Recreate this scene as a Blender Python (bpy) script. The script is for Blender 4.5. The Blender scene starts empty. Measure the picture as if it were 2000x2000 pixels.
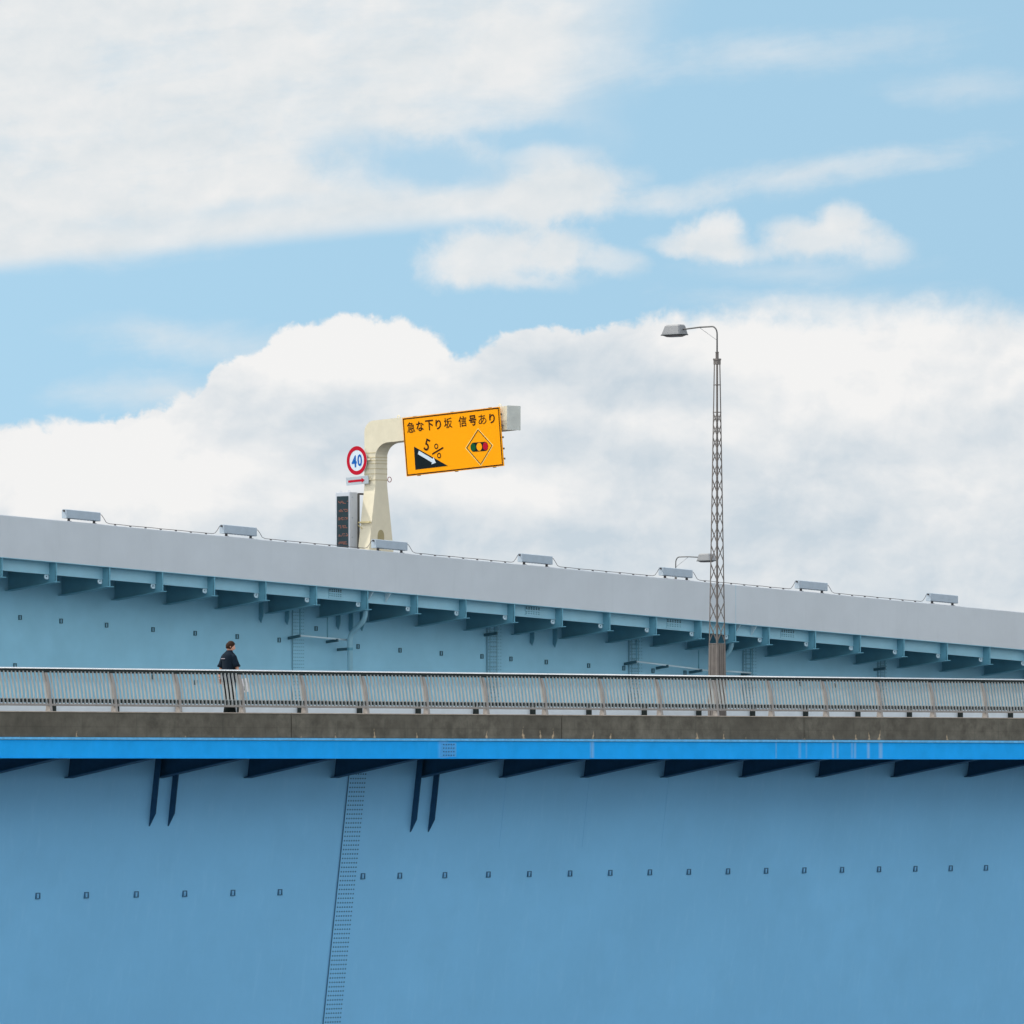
import bpy, bmesh, math, random
from mathutils import Vector, Matrix
random.seed(7)
scn = bpy.context.scene
COL = scn.collection
F = 15400.0            # focal length in units of a 2000-wide picture
HZ = 1500.0            # height of the horizon in that picture
SQ = math.sqrt(0.5)

# ---------------------------------------------------------------- camera
cam_d = bpy.data.cameras.new("camera"); cam = bpy.data.objects.new("camera", cam_d); COL.objects.link(cam)
cam.location = (0, 0, 0); cam.rotation_euler = (math.radians(90), 0, 0)
cam_d.sensor_width = 36.0; cam_d.lens = F / 2000.0 * 36.0
cam_d.shift_y = (HZ - 1000.0) / 2000.0
cam_d.clip_start = 1.0; cam_d.clip_end = 20000.0
scn.camera = cam

# ---------------------------------------------------------------- light
SUN_EL, SUN_AZ = math.radians(52), math.radians(-66)     # azimuth clockwise from +Y: behind the bridge, to the left
sun_d = bpy.data.lights.new("sun", 'SUN'); sun = bpy.data.objects.new("sun", sun_d); COL.objects.link(sun)
sdir = Vector((math.sin(SUN_AZ) * math.cos(SUN_EL), math.cos(SUN_AZ) * math.cos(SUN_EL), math.sin(SUN_EL)))
sun.rotation_euler = sdir.to_track_quat('Z', 'Y').to_euler()
sun_d.energy = 2.6; sun_d.angle = math.radians(1.5); sun_d.color = (1.0, 0.95, 0.87)
scn.view_settings.view_transform = 'Standard'; scn.view_settings.look = 'None'
EXPO = 0.65
scn.view_settings.exposure = EXPO; scn.view_settings.gamma = 1.0

# ---------------------------------------------------------------- node helper
class S:
    """a socket with arithmetic"""
    nt = None
    def __init__(s, o): s.o = o
    @staticmethod
    def m(op, a, b=None, c=None, clamp=False):
        n = S.nt.nodes.new('ShaderNodeMath'); n.operation = op; n.use_clamp = clamp
        for i, v in enumerate((a, b, c)):
            if v is None: continue
            if isinstance(v, S): S.nt.links.new(v.o, n.inputs[i])
            else: n.inputs[i].default_value = float(v)
        return S(n.outputs[0])
    def __add__(a, b): return S.m('ADD', a, b)
    __radd__ = __add__
    def __sub__(a, b): return S.m('SUBTRACT', a, b)
    def __rsub__(a, b): return S.m('SUBTRACT', b, a)
    def __mul__(a, b): return S.m('MULTIPLY', a, b)
    __rmul__ = __mul__
    def __truediv__(a, b): return S.m('DIVIDE', a, b)
def smooth(x, lo, hi):
    n = S.nt.nodes.new('ShaderNodeMapRange'); n.interpolation_type = 'SMOOTHSTEP'
    S.nt.links.new(x.o, n.inputs['Value'])
    for k, v in (('From Min', lo), ('From Max', hi)):
        if isinstance(v, S): S.nt.links.new(v.o, n.inputs[k])
        else: n.inputs[k].default_value = v
    return S(n.outputs[0])
def clamp01(x): return S.m('MULTIPLY', x, 1.0, clamp=True)
def vec(x, y, z):
    n = S.nt.nodes.new('ShaderNodeCombineXYZ')
    for i, v in enumerate((x, y, z)):
        if isinstance(v, S): S.nt.links.new(v.o, n.inputs[i])
        else: n.inputs[i].default_value = v
    return S(n.outputs[0])
def noise(v, scale, detail=5, rough=0.55, dist=0.0, out=0):
    n = S.nt.nodes.new('ShaderNodeTexNoise'); S.nt.links.new(v.o, n.inputs['Vector'])
    n.inputs['Scale'].default_value = scale; n.inputs['Detail'].default_value = detail
    n.inputs['Roughness'].default_value = rough; n.inputs['Distortion'].default_value = dist
    return S(n.outputs[out])
def mixc(f, a, b):
    n = S.nt.nodes.new('ShaderNodeMix'); n.data_type = 'RGBA'
    def put(v, s):
        if isinstance(v, S): S.nt.links.new(v.o, s)
        elif isinstance(v, (int, float)): s.default_value = v
        else: s.default_value = (*v[:3], 1.0)
    put(f, n.inputs[0]); put(a, n.inputs[6]); put(b, n.inputs[7])
    return S(n.outputs[2])
def curve(x, pts, x0, x1, y0, y1):
    n = S.nt.nodes.new('ShaderNodeFloatCurve'); c = n.mapping.curves[0]
    P = [((a - x0) / (x1 - x0), (b - y0) / (y1 - y0)) for a, b in pts]
    c.points[0].location = P[0]; c.points[1].location = P[-1]
    for p in P[1:-1]: c.points.new(*p)
    n.mapping.update()
    S.nt.links.new(((x - x0) / (x1 - x0)).o, n.inputs['Value'])
    return S(n.outputs[0]) * (y1 - y0) + y0

# ---------------------------------------------------------------- world: clear sky with authored cloud fields by direction
W = bpy.data.worlds.new("World"); scn.world = W; W.use_nodes = True
nt = W.node_tree; nt.nodes.clear(); S.nt = nt
STR = 0.1
VS = 1.0 / (2 ** EXPO)      # visible cloud brightness against the exposure
tc = nt.nodes.new('ShaderNodeTexCoord')
sep = nt.nodes.new('ShaderNodeSeparateXYZ'); nt.links.new(tc.outputs['Generated'], sep.inputs[0])
dx, dy, dz = (S(sep.outputs[i]) for i in range(3))
sky = nt.nodes.new('ShaderNodeTexSky'); sky.sky_type = 'NISHITA'; sky.sun_disc = False
sky.sun_elevation = SUN_EL; sky.sun_rotation = SUN_AZ; sky.air_density = 1.0; sky.dust_density = 0.6; sky.ozone_density = 1.5
lift = vec(dx, dy, dz * 0.8 + 0.42)
nrm = nt.nodes.new('ShaderNodeVectorMath'); nrm.operation = 'NORMALIZE'; nt.links.new(lift.o, nrm.inputs[0])
nt.links.new(nrm.outputs[0], sky.inputs['Vector'])
SKY = S(sky.outputs[0])
ys = S.m('MAXIMUM', dy, 0.05)
X = dx / ys * F + 1000.0            # tangent-plane sky coordinates looking along +Y (world directions, not the lens)
Y = HZ - dz / ys * F
def P3(sx, sy, w, rot=0.0):
    c, q = math.cos(rot) * 0.001, math.sin(rot) * 0.001
    return vec((X * c + Y * q) * sx, (Y * c - X * q) * sy, w)
wa = noise(P3(1, 1, 0.0), 3.6, 6, 0.55) - 0.5
wb = noise(P3(1, 1, 9.1), 3.6, 6, 0.55) - 0.5
Xw = X + wa * 120.0
Yw = Y + wb * 90.0
cx_, cy_ = Xw, Yw
def Pw(sx, sy, w): return vec(Xw * 0.001 * sx, Yw * 0.001 * sy, w)
n_big = noise(Pw(1, 1, 2.0), 6.0, 9, 0.60) - 0.5          # billows about 150 wide, with detail down to a few
n_mid = noise(Pw(1, 1, 4.0), 15.0, 8, 0.62) - 0.5
n_wsp = noise(P3(1.0, 3.4, 6.0, -0.13), 3.4, 9, 0.62, 0.35) - 0.5   # drawn-out wisps of the high sheet
# big cumulus bank
xb = [(-400, 860), (100, 805), (208, 798), (330, 778), (400, 742), (428, 700), (500, 676), (545, 643), (610, 622), (740, 608), (800, 618), (860, 642), (885, 668), (905, 680), (960, 645), (1010, 628), (1160, 620), (1300, 606), (1420, 580), (1550, 572), (1800, 566), (2400, 560)]
yb = curve(X + wa * 50.0, xb, -400, 2400, 400, 900)
hump = S.m('ABSOLUTE', noise(P3(1, 1, 5.0), 11.0, 4, 0.55) - 0.5)
dbank = Y - yb + n_big * 95.0 + n_mid * 60.0 + hump * 52.0 - 8.0
softness = smooth(X, 1200.0, 1600.0) * 62.0 + 17.0 + smooth(wb, -0.1, 0.2) * 14.0
bank = smooth(dbank, 0.0, softness)
# upper-left high sheet
ye = curve(X, [(-400, 560), (208, 522), (400, 494), (600, 462), (800, 446), (1000, 436), (1150, 400), (1230, 330), (1400, 200), (2400, 100)], -400, 2400, 0, 700)
edge = (ye - Y) / 60.0
ulb = smooth(edge + n_wsp * 1.2 + n_big * 0.7, -0.35, 0.95)
def blob(cx, cy, rx, ry, lo=-0.1, hi=0.75, k=1.0, ang=0.0, amp=1.15, nz=None):
    c, s_ = math.cos(ang), math.sin(ang)
    ex = Xw - cx; ey = Yw - cy
    a = (ex * c + ey * s_) / rx; b = (ey * c - ex * s_) / ry
    e = 1.0 - S.m('SQRT', a * a + b * b) + (nz if nz else (n_big + n_mid * 0.55)) * amp
    return smooth(e, lo, hi) * k
hole = blob(860, 325, 250, 66, -0.25, 0.8, 0.85)
hole2 = blob(690, 290, 130, 50, -0.2, 0.9, 0.40)
hole3 = blob(1040, 262, 170, 40, -0.3, 0.6, 0.9)
hole4 = blob(400, 425, 300, 26, -0.4, 1.0, 0.40, -0.08)
thick = 0.90 + smooth(X, 1000.0, 300.0) * 0.12 + n_wsp * 0.75 + n_big * 0.6
ul = clamp01(ulb * clamp01(thick)) * smooth(X + wa * 260.0 + (Y - 330.0) * 0.5, 1230.0, 900.0)
ul = clamp01(ul * (1.0 - hole) * (1.0 - hole2) * (1.0 - hole3) * (1.0 - hole4))
streakL = smooth(S.m('ABSOLUTE', Y - (503.0 - 0.085 * (X - 208.0)) + 42.0 + n_wsp * 50.0), 52.0, 6.0) * smooth(X, 1150.0, 850.0) * 0.75
W2 = dict(nz=n_wsp * 1.3 + n_mid * 0.5, amp=1.0)
puffs = [blob(1095, 375, 150, 74, -0.05, 0.62, 0.96), blob(1175, 345, 110, 50, 0.0, 0.9, 0.6), blob(1000, 395, 140, 50, 0.0, 0.8, 0.8),
         blob(955, 502, 190, 74, -0.05, 0.66, 0.94), blob(1095, 486, 110, 66, 0.0, 0.7, 0.92), blob(1195, 512, 90, 42, 0.0, 0.9, 0.6), blob(1030, 545, 200, 26, 0.0, 1.0, 0.5),
         blob(1395, 458, 100, 62, -0.05, 0.62, 0.94), blob(1325, 470, 80, 38, 0.0, 0.8, 0.7), blob(1410, 425, 66, 42, 0.0, 0.7, 0.8), blob(1470, 482, 90, 30, 0.0, 0.9, 0.55),
         blob(1610, 462, 140, 50, -0.05, 0.66, 0.90), blob(1640, 425, 76, 46, 0.0, 0.7, 0.8), blob(1720, 488, 100, 42, 0.0, 0.9, 0.62), blob(1540, 440, 80, 36, 0.0, 0.9, 0.5),
         blob(1560, 335, 520, 46, 0.0, 1.1, 0.66, -0.15, **W2), blob(1260, 385, 230, 36, 0.0, 1.0, 0.5, -0.1, **W2),
         blob(330, 655, 330, 60, 0.0, 1.2, 0.55, 0.06, **W2), blob(320, 765, 280, 54, 0.0, 1.2, 0.6, **W2), blob(1620, 596, 400, 60, 0.0, 1.1, 0.6, **W2), blob(1560, 520, 330, 36, 0.0, 1.2, 0.35, **W2),
         blob(1060, 300, 80, 40, 0.0, 0.9, 0.6), blob(1130, 300, 80, 30, 0.0, 0.9, 0.4), blob(1500, 110, 500, 60, 0.0, 1.2, 0.5, -0.1, **W2), blob(1900, 170, 260, 46, 0.0, 1.2, 0.4, **W2), blob(900, 130, 420, 120, 0.0, 1.2, 0.5, **W2)]
clear = 1.0 - bank
for q in [ul, streakL] + puffs: clear = clear * (1.0 - q)
auth = clamp01(1.0 - clear)
# light and shade of the vapour itself: relief of the billows seen from the sun's side, upper left
def fb(w, ox, oy, sc, de): return noise(vec(Xw * 0.001 + ox, Yw * 0.00125 + oy, w), sc, de, 0.55)
relief = (fb(20.0, 0, 0, 3.3, 7) - fb(20.0, 0.018, 0.034, 3.3, 7)) * 2.3 + (fb(21.0, 0, 0, 9.0, 6) - fb(21.0, 0.006, 0.010, 9.0, 6)) * 0.35
sh1 = noise(vec(Xw * 0.001, Yw * 0.0016, 11.0), 2.6, 6, 0.52)
shb = smooth(sh1 + (Y - yb) * 0.00045, 0.42, 0.78)
SB = dict(amp=0.5)
shade_spots = clamp01(blob(560, 810, 300, 60, -0.2, 1.0, 0.5, -0.5, **SB) + blob(660, 850, 150, 90, -0.2, 1.0, 0.6, -0.6, **SB) + blob(1230, 735, 380, 90, -0.2, 1.0, 0.75, 0.15, **SB) + blob(1090, 865, 320, 60, -0.2, 1.0, 0.6, -0.1, **SB) + blob(1350, 930, 420, 80, -0.2, 1.0, 0.35, **SB) + blob(900, 1030, 380, 90, -0.2, 1.0, 0.6, **SB) + blob(1500, 1060, 600, 150, -0.2, 1.0, 0.5, **SB) + blob(1640, 880, 250, 70, -0.2, 1.0, 0.4, **SB))
lit_spots = clamp01(blob(300, 930, 340, 160, -0.2, 1.0, 0.7, **SB) + blob(700, 680, 280, 80, -0.2, 0.9, 0.9, **SB) + blob(1500, 680, 420, 130, -0.2, 1.0, 0.8, **SB) + blob(1000, 960, 280, 60, -0.2, 1.0, 0.6, **SB) + blob(1300, 830, 170, 50, -0.2, 1.0, 0.6, **SB))
shb = clamp01(shb * 0.50 + shade_spots * 0.90 - lit_spots * 0.65 - relief * 1.0 + 0.07)
ccol = mixc(shb, (0.90, 0.897, 0.89), (0.58, 0.665, 0.735))
ccol_up = mixc(clamp01(0.48 - n_wsp * 0.7 - relief * 1.1 + wb * 0.5), (0.87, 0.87, 0.865), (0.68, 0.745, 0.785))
ccol = mixc(bank, ccol_up, ccol)
skyb = mixc(1.0, (0, 0, 0), SKY)
tint = nt.nodes.new('ShaderNodeMix'); tint.data_type = 'RGBA'; tint.blend_type = 'MULTIPLY'; tint.inputs[0].default_value = 1.0
nt.links.new(SKY.o, tint.inputs[6]); tint.inputs[7].default_value = (1.42, 1.47, 1.13, 1)
SKYT = S(tint.outputs[2])
def vscale(c, k):
    n = nt.nodes.new('ShaderNodeVectorMath'); n.operation = 'SCALE'; nt.links.new(c.o, n.inputs[0])
    if isinstance(k, S): nt.links.new(k.o, n.inputs['Scale'])
    else: n.inputs['Scale'].default_value = k
    return S(n.outputs[0])
authored = mixc(auth, SKYT, vscale(ccol, VS / STR))
# the rest of the sky: broken bright cumulus
dirv = vec(dx / (S.m('ABSOLUTE', dz) + 0.25), dy / (S.m('ABSOLUTE', dz) + 0.25), 1.0)
gen = smooth(noise(dirv, 1.7, 7, 0.58), 0.40, 0.58)
gcol = mixc(smooth(noise(dirv, 3.0, 5, 0.5), 0.35, 0.65), (0.86, 0.89, 0.93), (1.5, 1.5, 1.48))
generic = mixc(gen, SKYT, vscale(gcol, (1.18 - smooth(dy, 0.1, 0.85) * 0.70) * (1.0 / STR)))
inside = smooth(X, -900.0, -300.0) * smooth(X, 2900.0, 2300.0) * smooth(Y, -900.0, -300.0) * smooth(dy, 0.3, 0.6)
full = mixc(inside, generic, authored)
below = mixc(smooth(dz, -0.03, -0.005), vscale(mixc(0.0, (0.16, 0.24, 0.30), (0, 0, 0)), 1.0 / STR), full)
bg = nt.nodes.new('ShaderNodeBackground'); nt.links.new(below.o, bg.inputs[0]); bg.inputs[1].default_value = STR
wo = nt.nodes.new('ShaderNodeOutputWorld'); nt.links.new(bg.outputs[0], wo.inputs[0])

# ---------------------------------------------------------------- materials
MATS = {}
def mat(name, col, rough=0.6, metal=0.0, var=0.12, vscale_=3.0, dark=0.0, bump=0.0, bscale=40.0, streak=0.0, scol=(0.2, 0.2, 0.2), spec=0.5, emit=None, stain=False, patch=0.0):
    if name in MATS: return MATS[name]
    m = bpy.data.materials.new(name); m.use_nodes = True; nt = m.node_tree; S.nt = nt
    b = nt.nodes['Principled BSDF']
    tc = nt.nodes.new('ShaderNodeTexCoord'); o = S(tc.outputs['Object'])
    n1 = noise(o, vscale_, 6, 0.6); c = mixc(clamp01((n1 - 0.5) * 2.2 + 0.5), tuple(v * (1 - var) for v in col), tuple(min(1, v * (1 + var)) for v in col))
    if patch:
        n3 = smooth(noise(o, 0.35, 3, 0.5), 0.42, 0.6)
        c = mixc(n3 * patch, c, tuple(v * 0.8 for v in col))
    if streak:      # vertical run-off streaks: stretched noise
        mp = nt.nodes.new('ShaderNodeMapping'); mp.inputs['Scale'].default_value = (4.0, 4.0, 0.35); nt.links.new(o.o, mp.inputs[0])
        n2 = smooth(noise(S(mp.outputs[0]), 1.6, 6, 0.65), 0.52, 0.74)
        c = mixc(n2 * streak, c, scol)
    if stain:
        at = nt.nodes.new('ShaderNodeAttribute'); at.attribute_name = 'stain'
        sp = nt.nodes.new('ShaderNodeSeparateColor'); nt.links.new(at.outputs['Color'], sp.inputs[0])
        c = mixc(S(sp.outputs[1]), c, tuple(v * 0.35 for v in col))
        c = mixc(S(sp.outputs[2]) * 0.7, c, (0.42, 0.55, 0.66))
        c = mixc(S(sp.outputs[0]), c, (0.50, 0.38, 0.25))
    nt.links.new(c.o, b.inputs['Base Color'])
    r = noise(o, vscale_ * 2.3, 4, 0.5) * 0.2 + (rough - 0.1)
    nt.links.new(clamp01(r).o, b.inputs['Roughness']); b.inputs['Metallic'].default_value = metal
    b.inputs['Specular IOR Level'].default_value = spec
    if bump:
        bp = nt.nodes.new('ShaderNodeBump'); bp.inputs['Strength'].default_value = bump; bp.inputs['Distance'].default_value = 0.01
        nt.links.new(noise(o, bscale, 5, 0.6).o, bp.inputs['Height']); nt.links.new(bp.outputs[0], b.inputs['Normal'])
    if emit: b.inputs['Emission Color'].default_value = (*emit[0], 1); b.inputs['Emission Strength'].default_value = emit[1]
    MATS[name] = m; return m
M_conc = mat('weathered_concrete', (0.130, 0.120, 0.098), 0.95, var=0.42, vscale_=3.2, spec=0.2, bump=0.6, bscale=25, streak=0.45, scol=(0.05, 0.055, 0.045), stain=True, patch=0.5)
M_sunlit_edge = mat('sunlit_edge_concrete', (0.42, 0.36, 0.30), 0.85, var=0.2, vscale_=6, bump=0.3)
M_azure = mat('azure_girder_paint', (0.012, 0.36, 0.86), 0.75, var=0.08, vscale_=2.0, spec=0.1, stain=True, streak=0.12, scol=(0.05, 0.43, 0.88))
M_azure_lip2 = mat('azure_patch_paint', (0.04, 0.33, 0.72), 0.5, var=0.1, vscale_=8.0)
M_azure_lip = mat('azure_lip_paint', (0.10, 0.42, 0.74), 0.5, var=0.2, vscale_=8.0)
M_webn = mat('blue_web_paint', (0.21, 0.53, 0.83), 0.65, var=0.05, vscale_=0.7, streak=0.25, scol=(0.28, 0.60, 0.88), patch=0.16, spec=0.25)
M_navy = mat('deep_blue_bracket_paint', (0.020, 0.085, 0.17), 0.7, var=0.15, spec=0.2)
M_bolt = mat('bolt_paint', (0.03, 0.13, 0.24), 0.6)
M_rail = mat('warm_grey_rail_paint', (0.27, 0.25, 0.235), 0.6, var=0.12, vscale_=6)
M_bal = mat('grey_baluster_paint', (0.34, 0.36, 0.36), 0.6, var=0.12, vscale_=6)
M_steel = mat('polished_handrail_steel', (0.93, 0.92, 0.90), 0.22, metal=1.0, var=0.03)
M_dark = mat('dark_steel', (0.018, 0.026, 0.026), 0.7, var=0.2, spec=0.2)
M_par = mat('pale_grey_parapet_paint', (0.515, 0.54, 0.565), 0.6, var=0.045, vscale_=0.8, streak=0.16, scol=(0.40, 0.43, 0.45), patch=0.12)
M_teal = mat('teal_steel_paint', (0.26, 0.49, 0.59), 0.55, var=0.07, vscale_=1.5, streak=0.15, scol=(0.20, 0.42, 0.50))
M_webu = mat('pale_teal_web_paint', (0.235, 0.50, 0.64), 0.6, var=0.06, vscale_=1.1, streak=0.10, scol=(0.28, 0.55, 0.69), patch=0.2)
M_brk = mat('shade_darkened_teal', (0.12, 0.31, 0.40), 0.6, var=0.08, vscale_=2, spec=0.2)  # teal steel with its base colour darkened for the shade under the deck
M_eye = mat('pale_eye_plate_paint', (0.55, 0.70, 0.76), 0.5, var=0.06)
M_mbolt = mat('mid_teal_bolt_paint', (0.12, 0.28, 0.35), 0.6)
M_tbolt = mat('dark_teal_bolt_paint', (0.03, 0.10, 0.13), 0.6)
M_box = mat('grey_housing_paint', (0.36, 0.42, 0.48), 0.5, var=0.08, vscale_=5)
M_cable = mat('black_cable_rubber', (0.05, 0.042, 0.045), 0.6)
M_cream = mat('cream_gantry_paint', (0.66, 0.595, 0.445), 0.55, var=0.06, vscale_=3, streak=0.12, scol=(0.50, 0.42, 0.26))
M_orange = mat('orange_sign_sheet', (1.0, 0.365, 0.0), 0.7, var=0.02, spec=0.1)
M_brown = mat('dark_brown_sign_ink', (0.030, 0.010, 0.004), 0.6, var=0.05, spec=0.1)
M_black = mat('black_sign_ink', (0.004, 0.011, 0.014), 0.6, var=0.05, spec=0.08)
M_white = mat('white_sign_sheet', (0.60, 0.68, 0.75), 0.5, var=0.03)
M_plate = mat('grey_white_plate_sheet', (0.40, 0.45, 0.49), 0.6, var=0.04)
M_lyel = mat('pale_yellow_sign_line', (1.0, 0.66, 0.20), 0.45, var=0.02)
M_red = mat('red_sign_ink', (0.46, 0.004, 0.022), 0.6, var=0.04, spec=0.1)
M_blueink = mat('blue_sign_ink', (0.004, 0.11, 0.42), 0.6, spec=0.1, var=0.04)
M_green = mat('green_sign_ink', (0.004, 0.085, 0.025), 0.6, spec=0.1, var=0.04)
M_cabinet = mat('grey_display_cabinet', (0.50, 0.53, 0.58), 0.45, var=0.05)
M_screen = mat('dark_display_glass', (0.012, 0.03, 0.04), 0.4, var=0.2, vscale_=5, spec=0.2)
M_led = mat('orange_display_lamps', (0.16, 0.06, 0.04), 0.6, emit=((1.0, 0.25, 0.12), 0.05))
M_mast = mat('weathered_mast_steel', (0.14, 0.122, 0.112), 0.65, var=0.2, vscale_=4, streak=0.2, scol=(0.09, 0.075, 0.065))
M_mdark = mat('mast_panel_dark', (0.10, 0.10, 0.10), 0.7, var=0.2)
M_lamp = mat('aluminium_lamp_housing', (0.21, 0.215, 0.225), 0.6, var=0.05)
M_lens = mat('lamp_lens', (0.15, 0.14, 0.16), 0.3, var=0.05)
M_asph = mat('asphalt', (0.05, 0.05, 0.052), 0.9, var=0.2, vscale_=3, bump=0.4)
M_pale = mat('white_guardrail_paint', (0.62, 0.68, 0.74), 0.5, var=0.05)
M_water = mat('river_water', (0.02, 0.05, 0.06), 0.12, var=0.2, vscale_=0.05, bump=0.9, bscale=0.8, spec=0.6)
M_pave = mat('bounce_ground_paving', (0.10, 0.10, 0.10), 0.9, var=0.12, vscale_=0.3)
M_ground = mat('bank_ground', (0.16, 0.15, 0.12), 0.95, var=0.3, vscale_=0.2)
M_skin = mat('skin', (0.62, 0.33, 0.24), 0.55, var=0.04)
M_hair = mat('dark_brown_hair', (0.032, 0.016, 0.010), 0.75, spec=0.1, var=0.3, vscale_=60, bump=0.8, bscale=150)
M_shirt = mat('navy_black_cotton', (0.006, 0.013, 0.024), 0.95, spec=0.15, var=0.15, vscale_=8, bump=0.4, bscale=12)
M_trous = mat('black_trouser_cloth', (0.005, 0.009, 0.010), 0.95, spec=0.15, var=0.15, bump=0.4, bscale=10)
M_paper = mat('white_paper', (0.80, 0.80, 0.84), 0.7, var=0.03)
M_navyink = mat('navy_print', (0.01, 0.015, 0.10), 0.6)

# ---------------------------------------------------------------- mesh builder
class MB:
    def __init__(s): s.v = []; s.f = []; s.mi = []; s.k = 0
    def add(s, vs, fs):
        b = len(s.v); s.mi += [s.k] * len(fs); s.v += [Vector(p) for p in vs]; s.f += [tuple(i + b for i in f) for f in fs]
    def hexa(s, P):   # 8 points: bottom 4 ring, top 4 ring
        s.add(P, [(0, 1, 2, 3), (4, 7, 6, 5), (0, 4, 5, 1), (1, 5, 6, 2), (2, 6, 7, 3), (3, 7, 4, 0)])
    def box(s, fr, a, b, c):
        (a0, a1), (b0, b1), (c0, c1) = a, b, c
        s.hexa([fr(a0, b0, c0), fr(a1, b0, c0), fr(a1, b1, c0), fr(a0, b1, c0), fr(a0, b0, c1), fr(a1, b0, c1), fr(a1, b1, c1), fr(a0, b1, c1)])
    def prism(s, A, B):       # two matching polygons
        n = len(A); s.add(list(A) + list(B), [tuple(range(n)), tuple(range(2 * n - 1, n - 1, -1))] + [(i, (i + 1) % n, n + (i + 1) % n, n + i) for i in range(n)])
    def loft(s, rings, caps=True):
        n = len(rings[0]); vs = [p for r in rings for p in r]; fs = []
        for k in range(len(rings) - 1):
            fs += [(k * n + i, k * n + (i + 1) % n, (k + 1) * n + (i + 1) % n, (k + 1) * n + i) for i in range(n)]
        if caps: fs += [tuple(range(n)), tuple(range(len(vs) - 1, len(vs) - n - 1, -1))]
        s.add(vs, fs)
    def tube(s, pts, r, n=10, closed=False):
        pts = [Vector(p) for p in pts]; rings = []
        up = Vector((0, 0, 1)); prev = None
        for i, p in enumerate(pts):
            if closed: d = pts[(i + 1) % len(pts)] - pts[i - 1]
            else: d = pts[min(i + 1, len(pts) - 1)] - pts[max(i - 1, 0)]
            d.normalize()
            a = prev - d * prev.dot(d) if prev is not None else d.cross(up if abs(d.z) < 0.95 else Vector((1, 0, 0)))
            a.normalize(); prev = a; b = d.cross(a)
            rr = r[i] if isinstance(r, (list, tuple)) else r
            rings.append([p + (a * math.cos(t) + b * math.sin(t)) * rr for t in [2 * math.pi * k / n for k in range(n)]])
        if closed:
            vs = [p for q in rings for p in q]; m = len(rings)
            s.add(vs, [(k * n + i, k * n + (i + 1) % n, ((k + 1) % m) * n + (i + 1) % n, ((k + 1) % m) * n + i) for k in range(m) for i in range(n)])
        else: s.loft(rings)
    def bar(s, a, b, w, h=None, up=(0, 0, 1)):
        a = Vector(a); b = Vector(b); h = h or w; d = (b - a).normalized(); u = Vector(up)
        if abs(d.dot(u)) > 0.98: u = Vector((1, 0, 0))
        x = d.cross(u).normalized(); y = x.cross(d)
        s.hexa([q + x * i * w / 2 + y * j * h / 2 for q in (a, b) for i, j in ((-1, -1), (1, -1), (1, 1), (-1, 1))])

TRUE_LOC = {}
def prop(o, label=None, cat=None, group=None, kind=None):
    if label: o['label'] = label
    if cat: o['category'] = cat
    if group: o['group'] = group
    if kind: o['kind'] = kind
    return o
def empty(name, loc, rz=0.0, **k):
    o = bpy.data.objects.new(name, None); COL.objects.link(o); o.location = loc; o.rotation_euler = (0, 0, rz)
    o.empty_display_size = 0.3; TRUE_LOC[o.name] = Matrix.Translation(Vector(loc)) @ Matrix.Rotation(rz, 4, 'Z'); return prop(o, **k)
def build(name, mb, m, parent=None, smooth_=False, bev=0.0, local=False, at=None, label=None):
    """mesh built in world coordinates (or in its parent's own frame with local=True); at = origin of the object in the same coordinates"""
    me = bpy.data.meshes.new(name)
    PW = TRUE_LOC[parent.name] if parent is not None else Matrix.Identity(4)
    inv = Matrix.Identity(4) if local else PW.inverted()
    vs = [inv @ v for v in mb.v]
    o0 = (inv @ Vector(at)) if at is not None else (Vector((0, 0, 0)) if parent is not None else sum(vs, Vector()) / len(vs))
    me.from_pydata([v - o0 for v in vs], [], mb.f)
    if mb.k: me.polygons.foreach_set('material_index', mb.mi)
    bm = bmesh.new(); bm.from_mesh(me)
    if bev:
        bmesh.ops.remove_doubles(bm, verts=bm.verts, dist=1e-5)
    bmesh.ops.recalc_face_normals(bm, faces=bm.faces)
    if bev:
        es = [e for e in bm.edges if e.is_manifold and e.calc_face_angle(0) > 0.5]
        bmesh.ops.bevel(bm, geom=es, offset=bev, segments=2, affect='EDGES', profile=0.6)
    for f in bm.faces: f.smooth = smooth_
    bm.to_mesh(me); bm.free()
    for q in (m if isinstance(m, (list, tuple)) else [m]): me.materials.append(q)
    o = bpy.data.objects.new(name, me); COL.objects.link(o); o.location = o0
    if parent is not None: o.parent = parent
    TRUE_LOC[o.name] = PW @ Matrix.Translation(o0)
    if label: o['label'] = label
    return o
def dup(o, parent=None, move=None, label=None):
    c = o.copy(); COL.objects.link(c)
    if parent is not None: c.parent = parent
    if move is not None: c.location = Vector(o.location) + Vector(move)
    if label: c['label'] = label
    for ch in [x for x in bpy.data.objects if x.parent == o]: dup(ch, c)
    return c

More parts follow.
